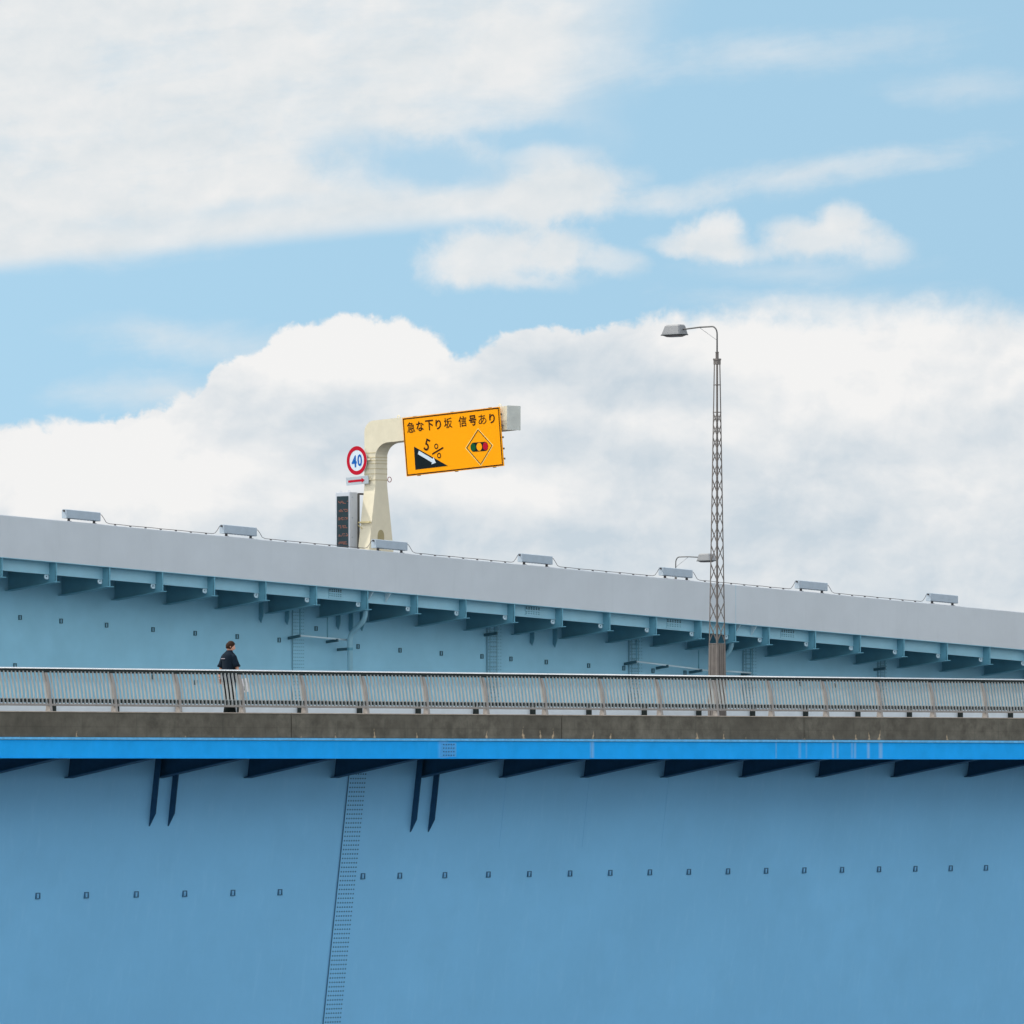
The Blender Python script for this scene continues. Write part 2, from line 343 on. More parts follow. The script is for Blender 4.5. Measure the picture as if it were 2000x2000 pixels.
# ---------------------------------------------------------------- the two bridges' frames
R = Vector((SQ, SQ, 0)); N = Vector((SQ, -SQ, 0)); Z = Vector((0, 0, 1))
CN, CU = 191.5, 255.0
SL = -0.0492; TOPU0 = 6.617; PH = 1.285
def fn(t, s, z): return Vector((0, CN, 0)) + R * t + N * s + Z * z
def topU(t): return TOPU0 + SL * t
def fu(t, s, h): return Vector((0, CU, 0)) + R * t + N * s + Z * (h + topU(t))
def fuz(t, s, z): return Vector((0, CU, 0)) + R * t + N * s + Z * z
def tat(px, s, C):       # position along the bridge where the line at offset s crosses the picture column px
    u = (px - 1000.0) / F; Cs = C - s / SQ; Yd = Cs / (1 - u); p = Vector((Yd - Cs, Yd, 0)) - Vector((0, C, 0)) - N * s
    return p.dot(R)
def sat(px, t, C):
    u = (px - 1000.0) / F; return (u * C + SQ * t * (u - 1)) / (SQ * (1 + u))
def zat(py, P): return (HZ - py) * P.y / F
tn = lambda px, s=0.0: tat(px, s, CN)
tu = lambda px, s=0.0: tat(px, s, CU)

TN0, TN1 = -60.0, 70.0
TU0, TU1 = -60.0, 70.0

# ---------------------------------------------------------------- setting
mb = MB(); mb.add([(-3000, -600, -9.3), (3000, -600, -9.3), (3000, 6000, -9.3), (-3000, 6000, -9.3)], [(0, 1, 2, 3)])
o = build('ground', mb, M_pave); prop(o, kind='structure')  # unseen paving, put in place of water for the light bounced up
mb = MB(); mb.box(lambda a, b, c: Vector((a, b, c)), (-2500, 2500), (330, 7000), (-14, -3.0))
prop(build('far_bank_ground', mb, M_ground), kind='structure')
mb = MB(); mb.box(lambda a, b, c: Vector((a, b, c)), (-900, 900), (-500, 12), (-14, -1.65))
prop(build('near_bank_ground', mb, M_ground), kind='structure')

# ---------------------------------------------------------------- near road bridge
NB = empty('road_bridge', fn(0, -5, 1.2), label='near bridge with a weathered concrete edge above a bright azure girder', cat='bridge')
def strip(mb, fr, sec, t0, t1, n=1):
    ts = [t0 + (t1 - t0) * i / n for i in range(n + 1)]
    mb.loft([[fr(t, a, b) for a, b in sec] for t in ts])
ZB = 1.28
# concrete edge beam, in lengths with open joints
joints = [tn(569, .15), tn(1097, .15), tn(1570.5, .15)]
jt = [TN0] + [joints[0] - 10.7 * k for k in (4, 3, 2, 1)] + joints + [joints[2] + 10.3 * k for k in (1, 2, 3, 4)] + [TN1]
jt = sorted(jt)
rs = [(655, .05, .10), (731, .05, .26), (814, .04, .18), (951, .06, .22), (1022, .09, .26), (1055, .055, .30), (1080, .075, .22), (1158.5, .06, .20), (1193, .055, .19), (1361, .075, .20), (1414, .045, .22), (1571, .06, .05), (1628, .08, .16), (1672, .06, .20), (1697, .06, .25), (1718, .08, .26), (362, .03, .07), (455, .03, .05), (1850, .06, .2), (150, .05, .15)]
rs_t = [(tn(p, .15), w, h) for p, w, h in rs]
for k in range(14):
    rs_t.append((random.uniform(-22, 26), .025, random.uniform(.03, .07)))
def stain_conc(t, z):
    r = 0.0
    for c, w, h in rs_t:
        zz = (z - 0.715) / h; d = abs(t - c - .25 * w * math.sin(zz * 4.0 + c * 9.0))
        if d < w * 1.2:
            if zz < 1.15:
                ww = w * max(0.04, (1 - zz) ** 1.5 if zz < 1 else 0.04) * (.75 + .35 * math.sin(z * 61 + c * 13))
                r = max(r, max(0.0, 1 - (d / (abs(ww) + 1e-4)) ** 2) * (0.55 + .45 * math.exp(-((zz - .3) / .3) ** 2)))
    g = 0.30 * max(0, math.sin(t * 1.7) * math.sin(t * 0.61 + 2)) * (1 if z > 0.8 else .6)
    if 0 < (z - 0.93) < 0.03: g += 0.18
    return (min(1, r), min(1, g), 0.0, 1)
ru = [(1156.5, .085, .5), (1562, .06, .35), (1575, .04, .25), (1516, .02, .5), (1627, .05, .55), (1636, .05, .4), (1670, .05, .5), (1664, .04, .4), (1696, .06, .6), (1720, .09, .6), (866, .20, .35)]
ru_t = [(tn(p, .15), w, k) for p, w, k in ru]
def stain_az(t, z):
    b = 0.0
    for c, w, k in ru_t:
        d = abs(t - c)
        if d < w: b = max(b, k * (1 - (d / w) ** 2))
    return (0, 0, b, 1)
def skin_grid(obj_name, m, parent, s, z0, z1, segs, fn_st, dt, dzs, body):
    me_mb = MB(); cols = []
    for sg in body: 
        n0 = len(me_mb.v); sg(me_mb); cols += [(0, 0, 0, 1)] * (len(me_mb.v) - n0)
    for a, b in segs:
        nt_ = max(2, int((b - a) / dt)); base = len(me_mb.v)
        for i in range(nt_ + 1):
            t = a + (b - a) * i / nt_
            for j in range(dzs + 1):
                z = z0 + (z1 - z0) * j / dzs; me_mb.v.append(fn(t, s, z)); cols.append(fn_st(t, z))
        for i in range(nt_):
            for j in range(dzs):
                q = base + i * (dzs + 1) + j; me_mb.f.append((q, q + dzs + 1, q + dzs + 2, q + 1))
    o = build(obj_name, me_mb, m, parent)
    at = o.data.color_attributes.new('stain', 'FLOAT_COLOR', 'POINT')
    for i, c in enumerate(cols): at.data[i].color = c
    return o
def seg_iter():
    for a, b in zip(jt[:-1], jt[1:]): yield a + .012, b - .012
body = [(lambda m, a=a, b=b: strip(m, fn, [(-.45, .715), (.144, .715), (.144, ZB), (-.45, ZB)], a, b)) for a, b in seg_iter()]
vis = [(max(a, -24), min(b, 28)) for a, b in seg_iter() if b > -24 and a < 28]
skin_grid('edge_beam', M_conc, NB, .15, .715, ZB - .012, vis, stain_conc, .018, 26, body)
mb = MB(); [strip(mb, fn, [(-.45, ZB + .002), (.165, ZB + .002), (.165, ZB + .022), (-.45, ZB + .022)], a, b) for a, b in seg_iter()]
build('sunlit_edge', mb, M_sunlit_edge, NB)  # pale strip, sunlight on the top edge put into its colour
# azure edge girder
skin_grid('edge_girder', M_azure, NB, .15, .245, .645, [(-24, 28)], stain_az, .03, 2,
          [lambda m: strip(m, fn, [(.10, .24), (.146, .24), (.146, .65), (.10, .65)], TN0, TN1),
           lambda m: strip(m, fn, [(-.08, .222), (.165, .222), (.165, .240), (-.08, .240)], TN0, TN1)])
mb = MB(); strip(mb, fn, [(-.1, .652), (.185, .652), (.185, .708), (-.1, .708)], TN0, TN1); build('girder_lip', mb, M_azure_lip, NB)
mb = MB(); strip(mb, fn, [(.12, .643), (.158, .643), (.158, .6515), (.12, .6515)], TN0, TN1); build('lip_gap_shadow', mb, M_navy, NB)  # thin dark strip painted in as the gap shadow below the lip
mb = MB(); tq = tn(866, .15); mb.box(fn, (tq - .09, tq + .43), (.1505, .157), (.265, .61)); mb.k = 1
for i in range(5):
    for j in range(4):
        t = tn(866, .15) + i * .085; z = .31 + j * .085
        mb.loft([[fn(t + .016 * math.cos(a), s, z + .016 * math.sin(a)) for a in [k * math.pi / 3 for k in range(6)]] for s in (.153, .175)])
build('splice_plate', mb, [M_azure_lip2, M_bolt], NB)
mb = MB()
for px in (1155, 1516): t = tn(px, .15); mb = MB(); mb.box(fn, (t - .006, t + .006), (.149, .156), (.25, .64)); build('seam', mb, M_azure_lip, NB)
# deck, web box
mb = MB(); strip(mb, fn, [(-11.5, .62), (-.46, .62), (-.46, 1.20), (-11.5, 1.20)], TN0, TN1); build('deck_slab', mb, M_conc, NB)
mb = MB(); strip(mb, fn, [(-11.0, 1.204), (-4.9, 1.204), (-4.9, 1.208), (-11.0, 1.208)], TN0, TN1); prop(build('road', mb, M_asph), kind='structure')
def sw(z): return -2.85 - .15 * (-.2 - z)
mb = MB(); zb = -7.6
strip(mb, fn, [(sw(.61), .61), (sw(.61) - .04, .61), (sw(zb) - .04, zb), (sw(zb), zb)], TN0, TN1, 1)
strip(mb, fn, [(-10.2, .61), (-10.24, .61), (-8.9, zb), (-8.86, zb)], TN0, TN1, 1)
strip(mb, fn, [(sw(zb) + .2, zb - .05), (-9.1, zb - .05), (-9.1, zb), (sw(zb) + .2, zb)], TN0, TN1, 1)
build('girder_web', mb, M_webn, NB)
# soffit stringer lines under the overhang
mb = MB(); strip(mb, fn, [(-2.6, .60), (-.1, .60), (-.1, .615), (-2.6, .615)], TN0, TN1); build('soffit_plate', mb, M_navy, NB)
# brackets
root_px = [310, 484, 653, 821, 983, 1141, 1298, 1450, 1599, 1745]
tr0 = tn(310, sw(-.25)); dtr = (tn(1745, sw(-.25)) - tr0) / 9
def near_bracket(t):
    m = MB(); z0 = .598
    m.prism([fn(t - .01, a, b) for a, b in ((.08, z0), (.08, .245), (sw(-.25) + .01, -.22), (sw(z0) + .01, z0))], [fn(t + .01, a, b) for a, b in ((.08, z0), (.08, .245), (sw(-.25) + .01, -.22), (sw(z0) + .01, z0))])
    A = [(.09, .242), (sw(-.25) + .01, -.223), (sw(-.25) + .01, -.243), (.09, .222)]
    m.prism([fn(t - .13, a, b) for a, b in A], [fn(t + .13, a, b) for a, b in A]); return m
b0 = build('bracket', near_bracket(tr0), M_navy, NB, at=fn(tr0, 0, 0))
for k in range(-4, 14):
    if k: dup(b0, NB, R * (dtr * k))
# long fins on the web
def fin(t, ztop, zbot, d=.20):
    m = MB(); sec = [(sw(ztop), ztop), (sw(ztop) + d, ztop), (sw(zbot + .3) + d, zbot + .3), (sw(zbot) + .02, zbot), (sw(zbot), zbot)]
    m.prism([fn(t - .011, a, b) for a, b in sec], [fn(t + .011, a, b) for a, b in sec]); return m
for px, zt, py in ((288, .6, 1612), (325, .6, 1612), (798, .6, 1627), (833, .6, 1627)):
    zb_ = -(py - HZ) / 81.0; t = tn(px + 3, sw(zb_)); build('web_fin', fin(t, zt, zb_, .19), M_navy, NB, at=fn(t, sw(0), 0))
# bolted splice down the web
mb = MB(); zt, zz = .55, -7.4
def swp(z, off): return sw(z) + off
tb = tn(681, sw(-.2))
mb.prism([fn(tb, swp(zt, .001), zt), fn(tb + .60, swp(zt, .001), zt), fn(tb + .60, swp(zz, .001), zz), fn(tb, swp(zz, .001), zz)],
         [fn(tb, swp(zt, .022), zt), fn(tb + .60, swp(zt, .022), zt), fn(tb + .60, swp(zz, .022), zz), fn(tb, swp(zz, .022), zz)])
mb.k = 1
for i in range(70):
    z = .5 - i * .108
    for j in range(7):
        t = tb + .06 + j * .08; s0 = swp(z, .022)
        mb.loft([[fn(t + .018 * math.cos(a), s, z + .02 * math.sin(a)) for a in [k * math.pi / 3 for k in range(6)]] for s in (s0 - .01, s0 + .012)])
sp = build('splice_plate', mb, [M_webn, M_bolt], NB)
mb = MB(); mb.bar(fn(tb - .012, swp(zt, .02), zt), fn(tb - .012, swp(zz, .02), zz), .02); build('plate_edge', mb, M_bolt, sp)
for px in (983, 1145, 1300):
    mb = MB(); t = tn(px, sw(-1)); mb.bar(fn(t, sw(.5), .5), fn(t, sw(-2.0), -2.0), .014, .008)
    build('weld_seam', mb, M_webn, NB)
# lifting lugs on the web: small square sockets
def lug(fr, t, s, z, w=.07, h=.075, d=.035):
    m = MB(); th = .022
    m.box(fr, (t - w, t - w + 1.6 * th), (s, s + d), (z - h, z + h)); m.box(fr, (t + w - th, t + w), (s, s + d), (z - h, z + h))
    m.box(fr, (t - w + 1.6 * th, t + w - th), (s, s + d), (z + h - th, z + h)); m.box(fr, (t - w + 1.6 * th, t + w - th), (s, s + d), (z - h, z - h + th)); return m
lugpx = [(710, 1710), (782, 1709.5), (870, 1708), (955, 1707), (1035, 1706), (1114.6, 1705.5), (1193, 1704.5), (1270.5, 1703.5), (1346.6, 1702.5), (1423, 1701.5), (1497.5, 1700), (1572, 1699), (1645.7, 1698.2), (1718, 1697.5), (1789, 1697), (1858, 1696.5), (1927, 1696), (267.4, 1745), (362, 1745), (456, 1746), (548, 1747), (170, 1744), (75, 1743)]
L0 = None
for px, py in lugpx:
    zl = -2.64 if py < 1720 else -3.0
    t = tn(px, sw(zl) + .03); P = fn(t, sw(zl) + .002, zl)
    if L0 is None: L0 = build('web_socket', lug(fn, t, sw(zl) - .01, zl), M_bolt, NB, at=P); L0P = P
    else: dup(L0, NB, P - L0P)

# ---------------------------------------------------------------- railing on the near bridge
RL = empty('railing', fn(0, 0, ZB + .022), label='grey slatted railing with leaning posts and a shining handrail along the concrete edge', cat='railing')
tp0 = tn(222, .0); dtp = (tn(1717, .0) - tp0) / 13
ZR = ZB + .022
def post_profile(): # (s, z, half depth)
    return [(.03, ZR, .085), (.028, ZR + .10, .070), (.025, ZR + .22, .058), (.012, ZR + .42, .050), (-.02, ZR + .62, .042), (-.07, ZR + .80, .036), (-.125, 2.235, .032)]
mb = MB(); w = .038
mb.loft([[fn(tp0 - w, s - d, z), fn(tp0 + w, s - d, z), fn(tp0 + w, s + d, z), fn(tp0 - w, s + d, z)] for s, z, d in post_profile()])
PR0 = build('post', mb, M_rail, RL, at=fn(tp0, 0, ZR), bev=.006)
def bay(t0):
    m = MB(); n = 17
    for i in range(1, n):
        t = t0 + dtp * i / n
        pts = [(.072, 1.475), (.055, 1.60), (.022, 1.80), (-.018, 2.0), (-.075, 2.225)]
        m.loft([[fn(t - .010, s - .026, z), fn(t + .010, s - .026, z), fn(t + .010, s + .026, z), fn(t - .010, s + .026, z)] for s, z in pts])
    return m
BY0 = build('baluster_panel', bay(tp0), M_bal, RL, at=fn(tp0, 0, ZR))
mb = MB(); t0 = tp0
mb.box(fn, (t0 + .03, t0 + dtp - .03), (.035, .10), (1.437, 1.475))
for i in range(34):
    t = t0 + .04 + i * (dtp - .08) / 33; mb.box(fn, (t - .016, t + .016), (.04, .097), (1.425, 1.4365))
BR0 = build('bottom_rail', mb, M_rail, RL, at=fn(tp0, 0, ZR))
mb = MB(); mb.box(fn, (t0 + .03, t0 + dtp - .03), (.012, .045), (1.50, 1.585)); BK0 = build('dark_backing_strip', mb, M_dark, RL, at=fn(tp0, 0, ZR))  # dark strip behind the balusters, above the bottom rail
mb = MB(); mb.box(fn, (t0 + .03, t0 + dtp - .03), (.02, .055), (1.587, 1.60)); MR0 = build('toe_rail', mb, M_bal, RL, at=fn(tp0, 0, ZR))
for k in range(-5, 20):
    if k:
        for q in (PR0, BY0, BR0, BK0, MR0): dup(q, RL, R * (dtp * k))
mb = MB(); sec = []
for i in range(16):
    a = 2 * math.pi * i / 16; sec.append((-.125 + .048 * math.cos(a), 2.285 + .026 * math.sin(a)))
strip(mb, fn, sec, TN0, TN1, 1); build('handrail', mb, M_steel, RL, smooth_=True)
mb = MB(); strip(mb, fn, [(-.175, 2.192), (-.075, 2.192), (-.075, 2.258), (-.175, 2.258)], TN0, TN1); build('under_rail', mb, M_dark, RL)

# low guardrail on the road side of the walkway
GR = empty('guardrail', fn(0, -4.7, 1.2), label='low pale guardrail on dark posts seen under the slatted railing', cat='guardrail')
tg0 = tn(703, -4.7)
mb = MB(); mb.box(fn, (tg0 - .06, tg0 + .06), (-4.75, -4.67), (1.2, 1.56)); g0 = build('post', mb, M_dark, GR, at=fn(tg0, -4.7, 1.2))
for k in range(-8, 16):
    if k: dup(g0, GR, R * (dtp * k))
mb = MB(); strip(mb, fn, [(-4.84, 1.33), (-4.76, 1.33), (-4.76, 1.545), (-4.84, 1.545)], TN0, TN1); build('beam', mb, M_pale, GR)
mb = MB(); strip(mb, fn, [(-4.95, 1.2), (-.45, 1.2), (-.45, 1.23), (-4.95, 1.23)], TN0, TN1); prop(build('footpath', mb, M_conc), kind='structure')

# ---------------------------------------------------------------- upper bridge
UB = empty('elevated_bridge', fu(0, -5, -1), label='far elevated bridge sloping down right, pale grey parapet over teal brackets', cat='bridge')
mb = MB(); strip(mb, fu, [(-.25, -PH), (0, -PH), (0, -.02), (-.02, 0), (-.23, 0), (-.25, -.02)], TU0, TU1); build('parapet', mb, M_par, UB)
mb = MB(); strip(mb, fu, [(-9.75, -PH), (-9.5, -PH), (-9.5, 0), (-9.75, 0)], TU0, TU1); build('far_parapet', mb, M_par, UB)
mb = MB(); strip(mb, fu, [(-9.5, -PH + .02), (-.25, -PH + .02), (-.25, -.98), (-9.5, -.98)], TU0, TU1); build('deck_slab', mb, M_conc, UB)
mb = MB(); strip(mb, fu, [(-9.4, -.976), (-.35, -.976), (-.35, -.972), (-9.4, -.972)], TU0, TU1); prop(build('upper_road', mb, M_asph), kind='structure')
mb = MB(); h0 = -PH
strip(mb, fu, [(-.32, h0 - .36), (-.30, h0 - .36), (-.30, h0 - .002), (-.32, h0 - .002)], TU0, TU1)
strip(mb, fu, [(-.40, h0 - .385), (-.27, h0 - .385), (-.27, h0 - .362), (-.40, h0 - .362)], TU0, TU1)
build('edge_girder', mb, M_teal, UB)
mb = MB(); strip(mb, fu, [(-.3, h0 - .02), (.012, h0 - .02), (.012, h0 - .003), (-.3, h0 - .003)], TU0, TU1); build('drip_edge', mb, M_teal, UB)
WU = -2.2
mb = MB()
strip(mb, fu, [(WU - .03, h0 - 5.0), (WU, h0 - 5.0), (WU, h0), (WU - .03, h0)], TU0, TU1)
strip(mb, fu, [(-7.33, h0 - 5.0), (-7.3, h0 - 5.0), (-7.3, h0), (-7.33, h0)], TU0, TU1)
strip(mb, fu, [(-7.5, h0 - 5.04), (WU + .2, h0 - 5.04), (WU + .2, h0 - 5.002), (-7.5, h0 - 5.002)], TU0, TU1)
build('girder_web', mb, M_webu, UB)
def up_bracket(t):
    m = MB(); sec = [(-.005, h0 - .025), (-.005, h0 - .60), (WU + .001, h0 - .84), (WU + .001, h0 - .025)]
    zc = topU(t)
    fz = lambda a, s, h: fuz(a, s, h + zc)
    m.prism([fz(t - .014, a, b) for a, b in sec], [fz(t + .014, a, b) for a, b in sec])
    A = [(.03, h0 - .602), (WU + .001, h0 - .842), (WU + .001, h0 - .862), (.03, h0 - .624)]
    m.prism([fz(t - .15, a, b) for a, b in A], [fz(t + .15, a, b) for a, b in A])
    m.box(fz, (t - .014, t + .035), (-.03, -.002), (h0 - .60, h0 - .03))
    return m
def eye_plate(t):
    m = MB(); zc = topU(t); fz = lambda a, s, h: fuz(a, s, h + zc)
    c = (t - .115, h0 - .445); n = 16; ro = []; ri = []
    for k in range(n):
        a = 2 * math.pi * k / n + math.pi / n; ca, sa = math.cos(a), math.sin(a); q = .085 / max(abs(ca), abs(sa)) if ca > 0 else min(.085, .085 / max(abs(ca), abs(sa)))
        ro.append((c[0] + q * ca, c[1] + q * sa)); ri.append((c[0] + .028 * ca, c[1] + .028 * sa))
    for S0, S1 in ((-.335, -.310),):
        A = [fz(a, S0, b) for a, b in ro]; B = [fz(a, S1, b) for a, b in ro]; C = [fz(a, S0, b) for a, b in ri]; D = [fz(a, S1, b) for a, b in ri]
        m.add(A + B + C + D, [f for k in range(n) for f in ((k, (k + 1) % n, n + (k + 1) % n, n + k), (2 * n + k, 3 * n + k, 3 * n + (k + 1) % n, 2 * n + (k + 1) % n), (n + k, n + (k + 1) % n, 3 * n + (k + 1) % n, 3 * n + k), (k, 2 * n + k, 2 * n + (k + 1) % n, (k + 1) % n))])
    return m
tips = [214, 317.5, 418.5, 519, 618, 718, 815, 910, 1004.5, 1098, 1191, 1281.5, 1369, 1436.5, 1502, 1592.5, 1680, 1765.5]
tt = [tu(p) for p in tips]
tt = [tt[0] - 2.2 * k for k in range(9, 0, -1)] + tt + [tt[-1] + 2.2 * k for k in range(1, 9)]
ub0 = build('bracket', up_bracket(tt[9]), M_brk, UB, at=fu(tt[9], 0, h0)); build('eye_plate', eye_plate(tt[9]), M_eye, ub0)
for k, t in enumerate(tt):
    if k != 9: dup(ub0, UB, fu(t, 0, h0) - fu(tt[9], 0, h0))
# wider joint bays: gusset plates at the edge girder
for px in (600 + 480 * .2588, 600 + 612 * .2588, 1300 + 545 * .2588, 1300 + 668 * .2588):
    t = tu(px, -.15); m = MB()
    m.prism([fu(t, -.30, h0 - .03), fu(t, -.03, h0 - .03), fu(t, -.30, h0 - .34)], [fu(t + .02, -.30, h0 - .03), fu(t + .02, -.03, h0 - .03), fu(t + .02, -.30, h0 - .34)]); build('gusset', m, M_eye, UB)
# bolted patches of the edge girder
for a, b in ((644, 665), (1028, 1052), (1304, 1328), (1527, 1549)):
    ta, tb_ = tu(a, -.29), tu(b, -.29); m = MB(); m.box(fu, (ta - .05, tb_ + .05), (-.298, -.284), (h0 - .33, h0 - .03)); n = 6
    for i in range(n):
        for j in range(4):
            t = ta + (tb_ - ta) * i / (n - 1); h = h0 - (.065, .115, .20, .26)[j]; m.k = 1 if j < 2 else 2
            m.box(fu, (t - .02, t + .02), (-.286, -.266), (h - .014, h + .014))
    build('splice_plate', m, [M_teal, M_black, M_mbolt], UB)
# seam of the parapet
m = MB(); t = tu(1437, 0); m.box(fu, (t - .006, t + .006), (.0, .003), (-PH, 0)); build('parapet_seam', m, M_teal, UB)
# web sockets
ul_px = [(209, 1221), (299.6, 1229.6), (382, 1236.8), (464, 1243.3), (546, 1250), (618, 1227.7), (700, 1262.7), (782, 1270), (862.7, 1276), (942, 1282), (998.6, 1287), (1067.7, 1293), (1150.4, 1300), (1219, 1305), (1276, 1310), (1338.5, 1314), (1564, 1335.7), (1630, 1339), (300, 1322), (383, 1333), (120, 1213), (40, 1206), (30, 1300)]
U0 = None
for px, py in ul_px:
    t = tu(px, WU + .03); P = fuz(t, WU, 0); P = fuz(t, WU, zat(py, P))
    if U0 is None: U0 = build('web_socket', lug(fuz, t, WU, P.z, .062, .075, .03), M_tbolt, UB, at=P); U0P = P
    else: dup(U0, UB, P - U0P)
# short pointed fins
for px, py, big in ((509, 1217, 0), (560, 1221, 0), (660, 1230, 0), (684.6, 1238, 1), (706, 1233, 0), (1038.5, 1261.5, 0), (1083, 1265, 0), (1395, 1268, 0)):
    t = tu(px - 3, WU); P = fuz(t, WU, 0); zb_ = zat(py, P); zt_ = topU(t) + h0 - .02; m = MB(); d = .19
    sec = [(WU, zt_), (WU + d, zt_), (WU + d, zb_ + .22), (WU + .1, zb_), (WU, zb_ + .12)]
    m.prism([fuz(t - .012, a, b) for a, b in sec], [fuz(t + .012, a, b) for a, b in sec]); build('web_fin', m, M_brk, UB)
# bolted vertical splices of the web
for a, b, lad in ((571, 594, 0), (951, 980, 1), (1228, 1255, 1), (1451, 1478, 1), (1714, 1732, 1)):
    ta, tb_ = tu(a, WU), tu(b, WU); zt_ = topU(ta) + h0 - .3; zb_ = zt_ - 4.2; m = MB()
    m.box(fuz, (ta, tb_), (WU, WU + .014), (zb_, zt_)); m.k = 1; wd = tb_ - ta
    for i in range(38):
        z = zt_ - .12 - i * .11
        for k in range(6): t = ta + wd * (.10 + k * .16); m.box(fuz, (t - .017, t + .017), (WU + .012, WU + .030), (z - .011, z + .011))
    q = build('splice_plate', m, [M_webu, M_mbolt], UB)
    m = MB(); m.bar(fuz(ta - .01, WU + .02, zb_), fuz(ta - .01, WU + .02, zt_), .03)
    build('plate_edge', m, M_mbolt, q)
    if lad:
        LD = MB(); te = ta + wd * .5
        for t in (ta + .02, te): LD.bar(fuz(t, WU + .12, zt_ - 4.1), fuz(t, WU + .12, zt_ + .1), .028)
        for i in range(24): LD.bar(fuz(ta + .02, WU + .12, zt_ - .2 - i * .165), fuz(te, WU + .12, zt_ - .2 - i * .165), .018)
        build('access_ladder', LD, M_mbolt, UB)
# inspection conduit on outstanding arms
def arm_at(px0, py0, px1, py1, r=.045):
    t = tu(px0, WU); P0 = fuz(t, WU, 0); z0 = zat(py0, P0); m = MB(); s1 = sat(px1, t, CU); P1 = fuz(t, s1, 0); z1 = zat(py1, P1)
    m.bar(fuz(t, WU, z0), fuz(t, s1, z1), .05, r * 2); return m
for q in ((563, 1246.5, 586, 1242), (637.5, 1253.8, 660, 1250.5), (659, 1269, 680, 1267.5), (946, 1240.5, 971, 1236.5), (1219.5, 1297, 1243, 1292.5), (1282, 1305, 1305, 1301), (1347, 1313.5, 1371, 1309.5), (1448, 1317.5, 1466, 1315), (1707, 1308, 1729, 1305)):
    build('conduit_arm', arm_at(*q), M_tbolt, UB)
def rod(name, pts, r, m_, s=WU + .45):
    P = []
    for px, py in pts:
        t = tu(px, s); q = fuz(t, s, 0); P.append(fuz(t, s, zat(py, q)))
    m = MB(); m.tube(P, r, 8); return build(name, m, m_, UB, smooth_=True)
rod('conduit', [(586, 1241.5), (680, 1250)], .028, M_eye)
rod('conduit', [(1243, 1292), (1340, 1304), (1384, 1310)], .028, M_eye)
rod('conduit', [(1418, 1311), (1466, 1314)], .030, M_eye)
for px, a, b in ((586, 1185, 1243), (639.5, 1205, 1246), (967, 1222, 1240), (1243, 1250, 1292), (1364.5, 1270, 1306), (1466.5, 1262, 1314), (1729, 1285, 1306)):
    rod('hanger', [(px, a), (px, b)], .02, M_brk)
# drain pipes
def drain(px_top, py_top, px_v, py_v, py_b):
    s0 = -.9; t0 = tu(px_top, s0); tv = t0
    P = [fuz(t0, s0, zat(py_top, fuz(t0, s0, 0)) + .25), fuz(t0, s0, zat(py_top, fuz(t0, s0, 0)))]
    s1 = sat(px_v, t0, CU); z1 = zat(py_v, fuz(t0, s1, 0)); z0 = P[1].z
    s1 = max(s1, WU + .12)
    def L(a, b, k): return a + (b - a) * k
    P += [fuz(t0, L(s0, s1, .03), L(z0, z1, .18)), fuz(t0, L(s0, s1, .12), L(z0, z1, .34)), fuz(t0, L(s0, s1, .30), L(z0, z1, .48)), fuz(t0, L(s0, s1, .70), L(z0, z1, .70)), fuz(t0, L(s0, s1, .90), L(z0, z1, .82)), fuz(t0, s1, L(z0, z1, 1.0)), fuz(t0, s1, zat(py_b, fuz(t0, s1, 0)))]
    m = MB(); m.tube(P, .085, 14); return build('drain_pipe', m, M_teal, UB, smooth_=True), t0, s1
dp, td, sd = drain(714, 1192, 683.5, 1247, 1400)
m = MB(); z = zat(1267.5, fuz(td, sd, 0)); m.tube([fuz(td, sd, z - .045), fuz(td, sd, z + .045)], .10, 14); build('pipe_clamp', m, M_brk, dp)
drain(1429, 1253, 1402, 1300, 1400)

# ---------------------------------------------------------------- light boxes on the parapet and their cable
tb0 = [tu(p) for p in (470, 765, 1049, 1324, 1589)]
step = (tb0[4] - tb0[0]) / 4
BOXES = [tb0[0] + step * k for k in range(-1, 6)]
blab = {0: 'grey louvre box on the parapet, leftmost one, uphill of the lattice-free column', }
blabels = ['grey box on the parapet at the far left end beyond the others', 'grey box on the parapet above the walking person', 'grey box on the parapet at the foot of the cream gantry column', 'grey box on the parapet below the open end of the gantry arm', 'grey box on the parapet in front of the small distant lamp', 'grey box on the parapet just right of the tall lattice mast', 'grey box on the parapet at the far right end beyond the others']
BL = 1.40
def light_box(t):
    m = MB(); hw = BL / 2; c = .02
    sec = [(-.22, .085), (-.02, .085), (.0, .10), (.0, .345), (-.03, .36), (-.19, .36), (-.22, .33)]
    m.loft([[fu(q, a, b) for a, b in sec] for q in (t - hw, t + hw)]); return m
lb_root = empty('parapet_light', fu(BOXES[1], -.1, 0), group='light boxes along the parapet', label=blabels[1], cat='light box')
build('housing', light_box(BOXES[1]), M_box, lb_root, bev=.004)
for q in (-.52, .52):
    m = MB(); m.box(fu, (BOXES[1] + q - .02, BOXES[1] + q + .02), (-.14, -.06), (0.0, .083)); m.box(fu, (BOXES[1] + q - .06, BOXES[1] + q + .06), (-.16, -.03), (.001, .012)); build('foot', m, M_cable, lb_root)
m = MB()
for i in range(5): q = BOXES[1] - .3 + i * .14; m.box(fu, (q - .012, q + .012), (-.02, -.008), (.06, .084))
build('louvre_tab', m, M_pale, lb_root)
for e in (-1, 1):
    m = MB(); q = BOXES[1] + e * (BL / 2 - .0); m.tube([fu(q, -.1, .31), fu(q + e * .05, -.1, .31)], .03, 8); build('cable_gland', m, M_cable, lb_root)
for k, t in enumerate(BOXES):
    if k == 1: continue
    c = dup(lb_root, None, fu(t, -.1, 0) - fu(BOXES[1], -.1, 0), label=blabels[k])
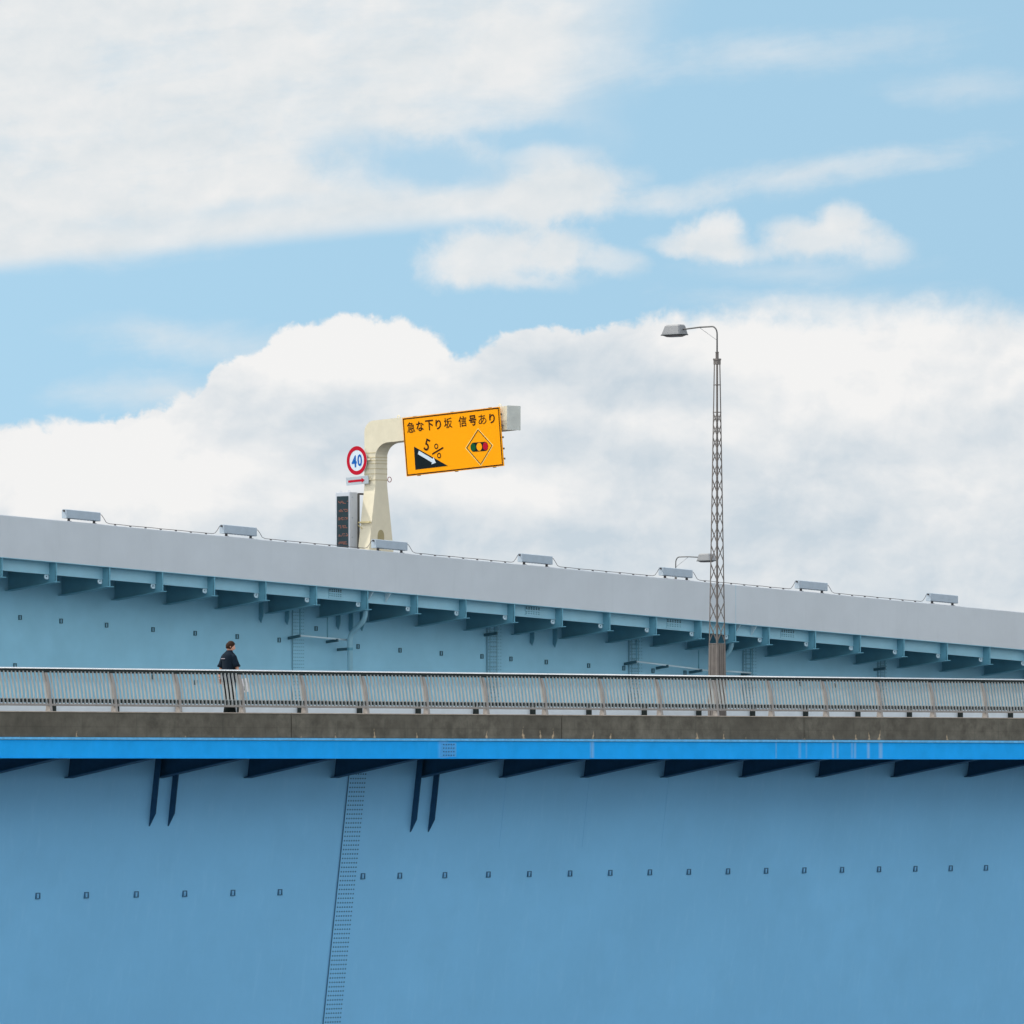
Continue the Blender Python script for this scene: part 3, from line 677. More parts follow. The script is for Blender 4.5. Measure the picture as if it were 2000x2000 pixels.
cab_labels = ['thin black cable along the parapet top beside the person\'s box, running in from the left', 'thin black cable between the box above the person and the box at the gantry foot', 'thin black cable between the gantry foot box and the box under the arm end', 'thin black cable from the box under the arm end to the distant lamp box', 'thin black cable passing behind the tall lattice mast', 'thin black cable from the box right of the mast down to the right edge']
for k in range(6):
    a, b = BOXES[k] + BL / 2 + .05, BOXES[k + 1] - BL / 2 - .05; P = [(a, .31), (a + .08, .29), (a + .17, .20), (a + .27, .08), (a + .40, .045)]
    n = 10
    P += [(a + .4 + (b - a - .75) * i / n, .045 + .004 * math.sin(i * 2.1)) for i in range(1, n)]
    P += [(b - .36, .045), (b - .25, .07), (b - .15, .17), (b - .07, .28), (b, .31)]
    m = MB(); m.tube([fu(t, -.10, h) for t, h in P], .009, 8)
    cb = empty('power_cable', fu((a + b) / 2, -.1, 0), label=cab_labels[k], cat='cable', group='cables between the light boxes')
    build('cable', m, M_cable, cb, smooth_=True); m = MB()
    for i in range(1, 8): t = a + (b - a) * i / 8; m.box(fu, (t - .02, t + .02), (-.13, -.07), (.0, .035))
    build('clips', m, M_cable, cb)

# ---------------------------------------------------------------- sign gantry
GW = .272
t_fl = tu(711.8, -8.26); tc_ = t_fl + GW; sL = -8.263
P = fuz(t_fl, sL, 0); SC = F / P.y
zf = lambda py: (HZ - py) / SC
zr = topU(tc_) - .972
GT = empty('sign_gantry', fuz(tc_, sL + .26, zr), label='cream cantilever column with a rounded elbow and a long arm carrying the orange sign', cat='sign gantry')
ztop = zf(822) - .02; zk = zf(950); cw = .526; La = 6.72; ah = .775; k_ = .045
out = [(0, zk)]
out += [(.46 - .46 * math.cos(a), ztop - .36 + (.36 + .02) * math.sin(a)) for a in [i * math.pi / 2 / 8 for i in range(9)]]
out += [(La, ztop + k_ * La), (La, ztop + k_ * La - ah)]
rb = .62; zb_ = ztop + k_ * (cw + rb) - ah
out += [(cw + rb - rb * math.sin(a), zb_ - .48 + .48 * math.cos(a)) for a in [i * math.pi / 2 / 8 for i in range(9)]]
out += [(cw, zk)]
m = MB(); m.prism([fuz(tc_ - GW, sL + a, z) for a, z in out], [fuz(tc_ + GW, sL + a, z) for a, z in out])
rings = []
for z, wd in ((zk + .001, GW), (zf(1068), .55), (zr, .70)):
    e = (zk - z) * .0
    rings.append([fuz(tc_ - wd, sL, z), fuz(tc_ + wd, sL, z), fuz(tc_ + wd, sL + cw, z), fuz(tc_ - wd, sL + cw, z)])
build('column', m, M_cream, GT)
m = MB(); m.loft(rings); build('column_base', m, M_cream, GT)
m = MB()    # arched hand hole on the side face, its shaded inside painted as a plate
hc = zf(1046)
def hole_ring(ww, s):
    pts = [(ww * math.cos(a), hc + ww * 1.25 * math.sin(a)) for a in [i * math.pi / 8 for i in range(9)]] + [(-ww, hc - .45), (ww, hc - .45)]
    return [fuz(tc_ + a - .02, s, z) for a, z in pts]
m.prism(hole_ring(.15, sL + cw - .02), hole_ring(.15, sL + cw + .004)); build('hand_hole_shade', m, mat('shaded_ochre_paint', (0.34, 0.28, 0.14), 0.7), GT)
m = MB()
for py in (885, 894, 900, 906, 916, 926, 938): 
    z = zf(py); e = .006
    m.box(fuz, (tc_ - GW - e, tc_ + GW + e), (sL - e, sL + cw + e), (z - .014, z + .014))
build('clamp_bands', m, mat('band_ochre', (0.50, 0.42, 0.25), 0.5), GT)
m = MB(); c = fuz(tc_ + GW + .10, sL + cw + .01, zf(936.5)); m.tube([c + (R * math.cos(a) + Z * math.sin(a)) * .085 for a in [i * math.pi / 6 for i in range(12)]], .013, 6, closed=True); build('lifting_ring', m, mat('ring_red_lead', (0.30, 0.10, 0.10), 0.6), GT)
m = MB()
for a in (1.35, 6.1): c = fuz(tc_, sL + a, ztop + k_ * a + .05); m.tube([c + (N * math.cos(b) + Z * math.sin(b)) * .06 for b in [i * math.pi / 6 for i in range(12)]], .015, 6, closed=True)
build('arm_lifting_eyes', m, M_cream, GT)
m = MB(); m.box(fuz, (tc_ - .30, tc_ + .31), (sL + La - .001, sL + La + .025), (ztop + k_ * La - ah - .01, ztop + k_ * La + .01)); build('arm_end_plate', m, mat('pale_grey_paint', (0.52, 0.52, 0.47), 0.55), GT)

# ---------------------------------------------------------------- flat-sign helper
class Plane:
    """a sign's own plane: u to the right, v down, w towards the viewer of the sign"""
    def __init__(s, O, ex, ey, ez): s.O, s.ex, s.ey, s.ez = O, ex, ey, ez
    def __call__(s, u, v, w=0.0): return s.O + s.ex * u + s.ey * v + s.ez * w
    def poly(s, mb, pts, w0, w1): mb.prism([s(a, b, w0) for a, b in pts], [s(a, b, w1) for a, b in pts])
    def frame(s, mb, outer, inner, w0, w1):
        n = len(outer)
        vs = [s(a, b, w0) for a, b in outer] + [s(a, b, w1) for a, b in outer] + [s(a, b, w0) for a, b in inner] + [s(a, b, w1) for a, b in inner]
        mb.add(vs, [f for k in range(n) for f in ((k, (k + 1) % n, n + (k + 1) % n, n + k), (2 * n + k, 3 * n + k, 3 * n + (k + 1) % n, 2 * n + (k + 1) % n), (n + k, n + (k + 1) % n, 3 * n + (k + 1) % n, 3 * n + k), (k, 2 * n + k, 2 * n + (k + 1) % n, (k + 1) % n))])
    def line(s, mb, pts, wd, w0, w1, closed=False):
        n = len(pts)
        for i in range(n if closed else n - 1):
            a = Vector(pts[i]); b = Vector(pts[(i + 1) % n]); d = (b - a).normalized(); q = Vector((-d.y, d.x)) * wd / 2; e = d * wd * .3
            s.poly(mb, [a - e + q, b + e + q, b + e - q, a - e - q], w0, w1 + i * .0002)
    def glyph(s, mb, ch, cu, cv, gw, gh, w0, w1, rot=0.0, bold=0.0):
        """fit one glyph in a gw x gh box around (cu, cv)"""
        cd = bpy.data.curves.new('glyph', 'FONT'); cd.body = ch; cd.size = 1.0; cd.offset = bold; cd.extrude = 0.0; cd.resolution_u = 3
        ob = bpy.data.objects.new('glyph', cd); COL.objects.link(ob); bpy.context.view_layer.update()
        me = bpy.data.meshes.new_from_object(ob.evaluated_get(bpy.context.evaluated_depsgraph_get()))
        bpy.data.objects.remove(ob); bpy.data.curves.remove(cd)
        if not me.vertices: return
        x0 = min(v.co.x for v in me.vertices); x1 = max(v.co.x for v in me.vertices); y0 = min(v.co.y for v in me.vertices); y1 = max(v.co.y for v in me.vertices)
        c, sn = math.cos(rot), math.sin(rot); b = len(mb.v)
        for lv in (w1,):
            for v in me.vertices:
                a = ((v.co.x - x0) / (x1 - x0) - .5) * gw; e = -((v.co.y - y0) / (y1 - y0) - .5) * gh
                mb.v.append(s(cu + a * c - e * sn, cv + a * sn + e * c, lv))
        for f in me.polygons: mb.f.append(tuple(b + i for i in f.vertices)); mb.mi.append(0)
        bpy.data.meshes.remove(me)

# ---------------------------------------------------------------- orange warning sign
ts = tc_ - GW - .16
def gp(px, py, t=ts): s = sat(px, t, CU); q = fuz(t, s, 0); return fuz(t, s, zat(py, q))
TL, TR, BLc = gp(785.6, 816.5), gp(974.8, 794.3), gp(786.5, 931.0)
ex = (TR - TL); SW = ex.length; ex.normalize()
ey = (-Z + R * .055); ey = (ey - ex * ey.dot(ex)).normalized(); ez = ey.cross(ex); ez = ez if ez.dot(-R) > 0 else -ez
SH = (TL.z - BLc.z) * 1.0
WS = empty('warning_sign', TL + ey * SH + ex * SW / 2, label='large orange road sign with black Japanese lettering and a downhill triangle on the gantry arm', cat='road sign')
PS = Plane(TL, ex, ey, ez)
def aff(x, y):      # measured picture position of a detail -> place on the sign
    u = (x - 40.0) / 1460.0; v = (y - 280.0 + 170.0 * u) / 875.0; u = (x - 40.0 - 35.0 * v) / 1460.0; v = (y - 280.0 + 170.0 * u) / 875.0
    return (u * SW, v * SH)
m = MB(); PS.poly(m, [(0, 0), (SW, 0), (SW, SH), (0, SH)], -.04, 0.0); pan = build('panel', m, M_orange, WS)
m = MB()
for u in (.5, SW * .5, SW - .5): PS.poly(m, [(u - .04, -.02), (u + .04, -.02), (u + .04, SH + .02), (u - .04, SH + .02)], -.13, -.041)
for v in (.25, .62, 1.0, 1.37, 1.7): PS.poly(m, [(.05, v - .03), (SW + .035, v - .03), (SW + .035, v + .03), (.05, v + .03)], -.08, -.042)
build('back_frame', m, M_mdark, WS)
m = MB(); e0, e1 = .022, .062
PS.frame(m, [(e0, e0), (SW - e0, e0), (SW - e0, SH - e0), (e0, SH - e0)], [(e1, e1), (SW - e1, e1), (SW - e1, SH - e1), (e1, SH - e1)], -.001, .003); build('border', m, M_brown, WS)
LT = []
for ch, x, y, gw, gh in (('急', 168, 420, 122, 162), ('な', 305, 402, 116, 150), ('下', 448, 385, 120, 158), ('り', 583, 374, 84, 150), ('坂', 730, 352, 124, 158),
                         ('信', 948, 328, 122, 162), ('号', 1100, 314, 112, 160), ('あ', 1245, 298, 118, 150), ('り', 1390, 284, 84, 146)):
    if ch in '急信': m = MB(); LT.append(m)
    u, v = aff(x, y); PS.glyph(m, ch, u, v, gw / 1460 * SW, gh / 875 * SH * .98, 0, .004, bold={'あ': .003, '坂': .010, '急': .014, '信': .014}.get(ch, .028))
for m in LT: build('lettering', m, M_brown, WS)
m = MB(); PS.poly(m, [aff(203, 705), aff(705, 990), aff(213, 1052)], 0, .004); tri = build('slope_triangle', m, M_black, WS)
m = MB(); a = Vector(aff(268, 792)); b = Vector(aff(527, 945)); d = (b - a).normalized(); q = Vector((-d.y, d.x)); hb = b - d * .17
PS.poly(m, [a + q * .062, a - q * .062, hb - q * .062, hb + q * .062], .0045, .0065); PS.poly(m, [b, hb - q * .13, hb + q * .13], .0045, .0066); build('arrow', m, M_white, tri)
m = MB(); u, v = aff(402, 680); rr = .50
PS.glyph(m, '5', u, v, .23, .40, 0, .004, rot=.42, bold=.012)
for x, y in ((540, 700), (578, 838)):
    c = aff(x, y); ro, ri = .092, .055; PS.frame(m, [(c[0] + ro * math.cos(t), c[1] + ro * math.sin(t)) for t in [i * math.pi / 10 for i in range(20)]], [(c[0] + ri * math.cos(t), c[1] + ri * math.sin(t)) for t in [i * math.pi / 10 for i in range(20)]], .0, .004)
PS.line(m, [aff(480, 815), aff(640, 722)], .055, 0, .0045)
build('gradient_figures', m, M_brown, WS)
m = MB(); PS.line(m, [aff(1175, 440), aff(1388, 683), aff(1199, 980), aff(982, 724)], .030, 0, .003, True); dia = build('diamond_outline', m, M_lyel, WS)
m = MB(); PS.line(m, [aff(1175, 452), aff(1376, 684), aff(1198, 966), aff(995, 722)], .027, 0, .005, True); build('diamond_line', m, M_brown, dia)
A, B = Vector(aff(1100, 711)), Vector(aff(1272, 697)); rad = .150
def capsule(a0, a1, c0, c1, r, w0, w1, m):
    pts = [(c1[0] + r * math.cos(t) * .95, c1[1] + r * math.sin(t)) for t in [-math.pi / 2 + i * math.pi / 12 for i in range(13)]] + [(c0[0] - r * math.cos(t) * .95, c0[1] + r * math.sin(t)) for t in [math.pi / 2 - i * math.pi / 12 for i in range(13)]]
    PS.poly(m, pts, w0, w1)
m = MB(); capsule(0, 0, A, B, rad, 0, .004, m); cap = build('signal_symbol', m, M_black, WS)
def disc(c, r, w1, m, n=28): PS.poly(m, [(c[0] + r * .95 * math.cos(t), c[1] + r * math.sin(t)) for t in [2 * math.pi * i / n for i in range(n)]], 0.003, w1)
m = MB(); disc(A - Vector((.018, 0)), rad * .84, .0055, m); build('green_lamp', m, M_green, cap)
m = MB(); disc(B + Vector((.018, 0)), rad * .84, .0055, m); build('red_lamp', m, M_red, cap)
m = MB(); disc((A + B) / 2, rad * .88, .0075, m); build('amber_lamp', m, M_orange, cap)

# ---------------------------------------------------------------- round limit sign and arrow plate
t4 = tc_ - GW - .10
c4 = gp(696.8, 899.5, t4); D4 = 56.4 / SC; r4 = D4 / 2
ex4 = (N + Z * .05).normalized(); ez4 = -R; ey4 = -ex4.cross(ez4); ey4 = ey4 if ey4.z < 0 else -ey4
LS = empty('speed_limit_sign', c4 - Z * r4, label='round white speed sign with a red ring and blue 40 beside the column', cat='road sign')
P4 = Plane(c4, ex4, ey4, ez4); circ = lambda r, n=48: [(r * math.cos(2 * math.pi * i / n), r * math.sin(2 * math.pi * i / n)) for i in range(n)]
m = MB(); P4.poly(m, circ(r4), -.02, 0); build('disc', m, M_white, LS)
m = MB(); P4.frame(m, circ(r4 * 1.0), circ(r4 * .72), -.001, .004); build('red_ring', m, M_red, LS)
m = MB(); P4.glyph(m, '4', -.128 * D4, .02 * D4, .25 * D4, .42 * D4, 0, .005, bold=.024); P4.glyph(m, '0', .15 * D4, .0, .225 * D4, .42 * D4, 0, .005, bold=.024); build('numeral', m, M_blueink, LS)
m = MB(); P4.poly(m, [(-.1, -.03), (r4 + .12, -.03), (r4 + .12, .03), (-.1, .03)], -.06, -.021); build('mounting_bar', m, M_cream, LS)
AP = empty('arrow_plate', gp(697, 948, t4), label='small white plate with a red arrow under the round speed sign', cat='road sign')
a0 = gp(675.6, 933.0, t4); a1 = gp(718.8, 928.6, t4); eA = (a1 - a0); AWd = eA.length; eA.normalize(); eyA = (-Z + R * .05); eyA = (eyA - eA * eyA.dot(eA)).normalized()
PA = Plane(a0, eA, eyA, -R); AH = 15.6 / SC
m = MB(); PA.poly(m, [(0, 0), (AWd, 0), (AWd, AH), (0, AH)], -.02, 0); build('plate', m, M_plate, AP)
m = MB(); yc = AH * .52; PA.poly(m, [(.10, yc - .038), (AWd * .72, yc - .038), (AWd * .72, yc + .038), (.10, yc + .038)], 0, .004); PA.poly(m, [(AWd * .70, yc - .085), (AWd * .84, yc), (AWd * .70, yc + .085)], 0, .0045); build('arrow', m, M_red, AP)
m = MB(); PA.poly(m, [(.3, yc - .02), (AWd + .03, yc - .02), (AWd + .03, yc + .02), (.3, yc + .02)], -.10, -.021); build('mounting_bar', m, M_cream, AP)

# ---------------------------------------------------------------- vertical message board
tl = tc_ - .75
pa = gp(655.2, 962, tl); pb = gp(682.6, 960.5, tl)
zt_ = pa.z; zbm = topU(tl) - .972 + .0
sA = sat(655.2, tl, CU); sB = sat(682.8, tl, CU); dd = .36
MBd = empty('message_board', fuz(tl + dd / 2, (sA + sB) / 2, zbm), label='tall narrow grey display board with a dark screen left of the column foot', cat='display board')
m = MB(); m.box(fuz, (tl, tl + dd), (sA, sB), (zbm + .25, zt_)); build('cabinet', m, M_cabinet, MBd, bev=.008)
m = MB(); m.box(fuz, (tl - .012, tl - .002), (sA + .075, sB - .055), (zbm + .4, zt_ - .13)); scr = build('screen', m, M_screen, MBd)
m = MB(); zz = zt_ - .30; rnd = random.Random(3)
while zz > zbm + .5:
    m = MB()
    for r_ in range(3):
        s_ = sA + .13 + rnd.random() * .05
        while s_ < sB - .1:
            l = rnd.uniform(.02, .07)
            if rnd.random() < .62: m.box(fuz, (tl - .016, tl - .0125), (s_, s_ + l), (zz - r_ * .035 - .011, zz - r_ * .035 + .011))
            s_ += l + .012
    zz -= .27; build('lamp_row', m, M_led, scr)
m = MB(); m.box(fuz, (tl + dd + .001, tl + dd + .11), (sA + .03, sB - .004), (zbm + .3, zt_ - .04)); build('back_door', m, M_mdark, MBd)
for z in (zt_ - .05, zat(1046, pb)):
    m = MB(); m.box(fuz, (tl + dd + .08, tl + dd + .32), (sB - .07, sB - .01), (z - .03, z + .03)); build('strut', m, M_cable, MBd)
m = MB()
for z in (zt_ - .17, zt_ - .85, zt_ - 1.5): m.box(fuz, (tl + .10, tl + .15), (sB, sB + .008), (z - .02, z + .02))
build('latch', m, M_box, MBd)
m = MB()
for s_ in (sA + .15, sB - .12): q = fuz(tl + .1, s_, zt_ + .03); m.tube([q + (N * math.cos(b) + Z * math.sin(b)) * .035 for b in [i * math.pi / 5 for i in range(10)]], .010, 6, closed=True)
build('lifting_eye', m, M_cabinet, MBd)
m = MB(); z = zf(1020.5); m.bar(fuz(tl + dd + .05, sB - .02, z), fuz(tc_ - .50, sL + .1, z), .05, .05); m.bar(fuz(tc_ - .52, sL + cw * .1, z), fuz(tc_ - .52, sL + cw, z), .06, .05); m.bar(fuz(tl + dd + .05, sB - .02, z - .08), fuz(tc_ - .50, sL + .1, z - .2), .03, .03); build('bracket_arm', m, mat('ochre_arm_paint', (0.58, 0.48, 0.24), .6), MBd)
m = MB(); m.box(fuz, (tl + .05, tl + .3), (sA + .2, sA + .4), (zbm, zbm + .249)); build('stand', m, M_cabinet, MBd)

# ---------------------------------------------------------------- lattice lamp posts
def lamp_post(loc, ang, label):
    root = empty('street_lamp', loc, ang, label=label, cat='street lamp', group='lattice mast street lamps')
    H1, H2 = 1.944, 9.13
    def hw(z): return (.170 - .012 * z / H1) if z < H1 else .153 + (.062 - .153) * (z - H1) / (H2 - H1)
    L = dict(local=True)
    m = MB()
    for sx in (-1, 1):
        for sy in (-1, 1):
            a = hw(H1); b = hw(H2); w_ = .034
            for ox, oy in ((0, -.5), (-.5, 0)):      # angle section: two thin flanges
                fx, fy = (w_, .006) if oy else (.006, w_)
                P0 = Vector((sx * (a - .003), sy * (a - .003), H1 - .02)); P1 = Vector((sx * (b - .003), sy * (b - .003), H2))
                for q in (0,):
                    dx_, dy_ = -sx * fx / 2, -sy * fy / 2
                    m.hexa([P + Vector((dx_ + i * fx / 2, dy_ + j * fy / 2, 0)) for P in (P0, P1) for i, j in ((-1, -1), (1, -1), (1, 1), (-1, 1))])
    zs = [H1 + .02]; n = 14; hs = [0.40 - .014 * i for i in range(n)]; k = (7.87 - H1 - .02) / sum(hs)
    for h in hs: zs.append(zs[-1] + h * k)
    for f in range(4):
        ca, sa = [(1, 0), (0, 1), (-1, 0), (0, -1)][f]
        def fp(x, z, off=.004): h = hw(z) - off; return Vector((ca * h - sa * x * h, sa * h + ca * x * h, z))
        for a, b in zip(zs[:-1], zs[1:]):
            e = (b - a) * .06
            m.bar(fp(-.96, a + e), fp(.96, b - e), .017, .008, up=(ca, sa, 0)); m.bar(fp(.96, a + e, .012), fp(-.96, b - e, .012), .017, .008, up=(ca, sa, 0))
        for z in (7.87, 8.57, H1 + .005): m.bar(fp(-.97, z), fp(.97, z), .02, .02)
    build('mast_frame', m, M_mast, root, **L)
    m = MB()
    h = hw(0) - .02
    m.loft([[Vector((x * q, y * q, z)) for x, y in ((-1, -1), (1, -1), (1, 1), (-1, 1))] for z, q in ((0.02, hw(0) - .028), (H1 - .01, hw(H1) - .028))]); build('core', m, M_mdark, root, **L)
    m = MB()
    for f in range(4):
        ca, sa = [(1, 0), (0, 1), (-1, 0), (0, -1)][f]
        for x0, x1 in ((-1.0, -.52), (-.40, .02), (.10, .40), (.50, 1.0)):
            P = []
            for z in (0.0, H1):
                h = hw(z)
                for off in (0, .02): P.append([Vector((ca * (h - off) - sa * x * h, sa * (h - off) + ca * x * h, z)) for x in (x0 + (.02 if off else 0), x1 - (.02 if off else 0))])
            m.hexa([P[0][0], P[0][1], P[1][1], P[1][0], P[2][0], P[2][1], P[3][1], P[3][0]])
    build('base_panels', m, M_mast, root, **L)
    m = MB(); m.box(lambda a, b, c: Vector((a, b, c)), (-.22, .22), (-.22, .22), (0, .03)); build('foot_plate', m, M_dark, root, **L)
    m = MB(); bx = lambda a, b, c: Vector((a, b, c))
    m.box(bx, (-.066, .066), (-.066, .066), (9.09, 9.24)); m.box(bx, (-.075, .075), (-.075, .075), (9.20, 9.243)); m.tube([(0, 0, 9.24), (0, 0, 9.41)], .042, 12); m.tube([(0, 0, 9.39), (0, 0, 9.415)], .048, 12); build('mast_cap', m, M_mast, root, **L)
    m = MB(); pts = [(0, 0, 9.4), (0, 0, 9.85)] + [(.18 - .18 * math.cos(a), 0, 9.87 + .20 * math.sin(a)) for a in [i * math.pi / 2 / 6 for i in range(7)]] + [(.6, 0, 10.07), (1.25, 0, 10.035)]
    m.tube(pts, .020, 10); build('arm', m, M_mdark, root, smooth_=True, **L)
    m = MB(); m.tube([(.62, 0, 10.06), (0.02, 0, 9.72)], .006, 6); build('brace', m, M_lamp, root, **L)
    def rr(x0, x1, y, z, c=.035): return [Vector(p) for p in ((x0 + c, -y, z), (x1 - c, -y, z), (x1, -y + c, z), (x1, y - c, z), (x1 - c, y, z), (x0 + c, y, z), (x0, y - c, z), (x0, -y + c, z))]
    m = MB(); zc = 10.03; m.loft([rr(1.17, 1.85, .175, zc - .115), rr(1.18, 1.83, .17, zc - .08), rr(1.22, 1.77, .13, zc + .10), rr(1.25, 1.72, .11, zc + .135)]); hd = build('lamp_head', m, M_lamp, root, **L)
    m = MB(); m.loft([rr(1.16, 1.86, .183, zc - .135), rr(1.16, 1.86, .183, zc - .116)]); build('rim', m, M_mdark, hd)if False else None
    m = MB(); m.loft([rr(1.16, 1.86, .183, zc - .135), rr(1.16, 1.86, .183, zc - .116)]); build('rim', m, M_dark, root, **L)
    m = MB(); m.loft([rr(1.30, 1.72, .11, zc - .175), rr(1.20, 1.82, .15, zc - .136)]); build('lens', m, M_lens, root, **L)
    return root
tlp = tat(1400.6, -3.5, CN)
lamp_post(fn(tlp, -3.5, 1.23), math.atan2(SQ, -SQ), 'tall lattice mast lamp standing behind the railing, its head pointing left')
# small distant lamp: same pattern beyond the elevated bridge, arm towards it
sF = -14.5; tlf = tat(1319.8, sF, CU); Pf = fuz(tlf, sF, 0); zt2 = zat(1088, Pf)
lamp_post(fuz(tlf, sF, zt2 - 10.07), math.atan2(-SQ, SQ), 'distant lamp whose arm and head just clear the parapet beside the tall lattice mast')
m = MB(); m.box(fuz, (TU0, TU1), (-24, -13.0), (zt2 - 10.07 - 8, zt2 - 10.07)); prop(build('service_road', m, M_asph), kind='structure')

# ---------------------------------------------------------------- person
tpn = tat(447.5, -1.1, CN); FEET = fn(tpn, -1.1, 1.231)
PE = empty('person', FEET, math.radians(-42), label='person in a dark T-shirt and wide black trousers walking away behind the railing', cat='person')
def skinmesh(verts, edges, rad, root=0, sub=2):
    me = bpy.data.meshes.new('sk'); me.from_pydata(verts, edges, []); ob = bpy.data.objects.new('sk', me); COL.objects.link(ob)
    md = ob.modifiers.new('s', 'SKIN'); md.use_smooth_shade = True
    for i, v in enumerate(me.skin_vertices[0].data): v.radius = rad[i] if isinstance(rad[i], tuple) else (rad[i], rad[i]); v.use_root = (i == root)
    sb = ob.modifiers.new('b', 'SUBSURF'); sb.levels = sub; sb.render_levels = sub
    bpy.context.view_layer.update()
    r = bpy.data.meshes.new_from_object(ob.evaluated_get(bpy.context.evaluated_depsgraph_get())); bpy.data.objects.remove(ob)
    mb = MB(); mb.v = [v.co.copy() for v in r.vertices]; mb.f = [tuple(p.vertices) for p in r.polygons]; mb.mi = [0] * len(mb.f); return mb
# local axes: x to the person's right, y forward
V_ = [(0, 0, .95), (0, 0, 1.10), (0, -.01, 1.28), (0, -.015, 1.42), (0, .0, 1.50), (.005, .012, 1.555),      # pelvis..neck 0-5
      (.14, -.01, 1.38), (.215, .02, 1.19), (.245, .10, .965), (.25, .13, .90),                              # right arm 6-9
      (-.14, -.01, 1.38), (-.215, -.04, 1.19), (-.25, -.06, .965), (-.255, -.06, .90),                       # left arm 10-13
      (.06, 0, .90), (.05, .02, .50), (.085, -.05, .10), (.09, .04, .04),                                   # right leg 14-17
      (-.06, 0, .90), (-.05, .05, .50), (-.085, .10, .10), (-.09, .18, .04)]
E_ = [(0, 1), (1, 2), (2, 3), (3, 4), (4, 5), (3, 6), (6, 7), (7, 8), (8, 9), (3, 10), (10, 11), (11, 12), (12, 13), (0, 14), (14, 15), (15, 16), (16, 17), (0, 18), (18, 19), (19, 20), (20, 21)]
R_ = [(.15, .10), (.135, .095), (.145, .09), (.10, .065), .055, .055, .05, .045, .034, .028, .05, .045, .034, .028, .07, .045, .035, .03, .07, .045, .035, .03]
body = skinmesh(V_, E_, R_)
# head: shaped ellipsoid rings, turned to the right and slightly down
def head_pt(a, b, grow=0.0):
    # a azimuth (0 = face), b polar
    x = math.sin(b) * math.sin(a); y = math.sin(b) * math.cos(a); z = math.cos(b)
    rx = .083 + grow; ry = .102 + grow; rz = .126 + grow
    jaw = 1.0 - .25 * max(0, -z) ** 1.2
    p = Vector((x * rx * jaw, y * ry * (1 - .12 * max(0, -z)), z * rz))
    if y > .9 and abs(x) < .25 and -.35 < z < .05: p.y += .022 * (1 - abs(x) / .25)      # nose
    if y > .85 and .12 < abs(x) < .45 and -.0 < z < .2: p.y -= .010                       # eye sockets
    if y > .9 and abs(x) < .35 and -.62 < z < -.48: p.y += .006                           # lips
    return p
HM = Matrix.Translation((.012, .035, 1.635)) @ Matrix.Rotation(math.radians(-38), 4, 'Z') @ Matrix.Rotation(math.radians(-12), 4, 'X')
hm = MB(); nb, na = 20, 28
hm.v = [HM @ head_pt(2 * math.pi * i / na, math.pi * (j + .01) / (nb + .02)) for j in range(nb + 1) for i in range(na)]
hm.f = [(j * na + i, j * na + (i + 1) % na, (j + 1) * na + (i + 1) % na, (j + 1) * na + i) for j in range(nb) for i in range(na)]
body.add(hm.v, hm.f)
for sx in (-1, 1):
    e = MB(); e.tube([HM @ Vector((sx * (.078 + .004 * k), -.012 + .0 * k, -.02 + .03 * math.sin(k))) + Vector((0, 0, .012 * (k - 2))) for k in range(5)], [.006, .014, .017, .014, .007], 8); body.add(e.v, e.f)
for sx, wr in ((1, Vector((.25, .13, .90))), (-1, Vector((-.255, -.06, .90)))):
    hv = [wr, wr + Vector((0, .01, -.045)), wr + Vector((0, .015, -.085))]
    pm = skinmesh([tuple(v) for v in hv], [(0, 1), (1, 2)], [(.026, .018), (.018, .036), (.016, .038)], 0, 2); body.add(pm.v, pm.f)
    for i, (off, ln) in enumerate(((-.028, .062), (-.009, .072), (.010, .066), (.028, .05))):
        b0_ = wr + Vector((0, .015 + off, -.075)); cur = -sx * .014
        fm = skinmesh([tuple(b0_), tuple(b0_ + Vector((cur * .3, .002, -ln * .5))), tuple(b0_ + Vector((cur, .006, -ln * .85))), tuple(b0_ + Vector((cur * 2.2, .008, -ln * 1.1)))], [(0, 1), (1, 2), (2, 3)], [.0095, .009, .0082, .007], 0, 1); body.add(fm.v, fm.f)
    th = wr + Vector((-sx * .004, .035, -.03)); fm = skinmesh([tuple(th), tuple(th + Vector((-sx * .012, .026, -.028))), tuple(th + Vector((-sx * .018, .03, -.06)))], [(0, 1), (1, 2)], [.012, .010, .008], 0, 1); body.add(fm.v, fm.f)
build('body', body, M_skin, PE, smooth_=True, local=True)
# hair: cap over the back and top of the head
hr = MB(); nb2, na2 = 16, 28; rn = random.Random(5)
def hp(i, j):
    a = 2 * math.pi * i / na2; ff = max(0, math.cos(a)); bmax = math.radians(118 - 62 * ff ** .7); b = bmax * j / nb2
    g = .014 + .003 * math.sin(7 * a + j) + rn.uniform(0, .002)
    if j == nb2: g = .003
    p = head_pt(a, max(.01, b), g); return HM @ p
hr.v = [hp(i, j) for j in range(nb2 + 1) for i in range(na2)]
hr.f = [(j * na2 + i, j * na2 + (i + 1) % na2, (j + 1) * na2 + (i + 1) % na2, (j + 1) * na2 + i) for j in range(nb2) for i in range(na2)]
build('hair', hr, M_hair, PE, smooth_=True, local=True)
def ring(cx, cy, z, rx, ry, n=24, ph=0, wob=0.0):
    return [Vector((cx + rx * math.copysign(abs(math.cos(a)) ** .85, math.cos(a)) * (1 + wob * math.sin(5 * a + z * 9)), cy + ry * math.copysign(abs(math.sin(a)) ** .85, math.sin(a)) * (1 + wob * math.sin(4 * a + z * 7)), z)) for a in [2 * math.pi * i / n for i in range(n)]]
sh = MB()
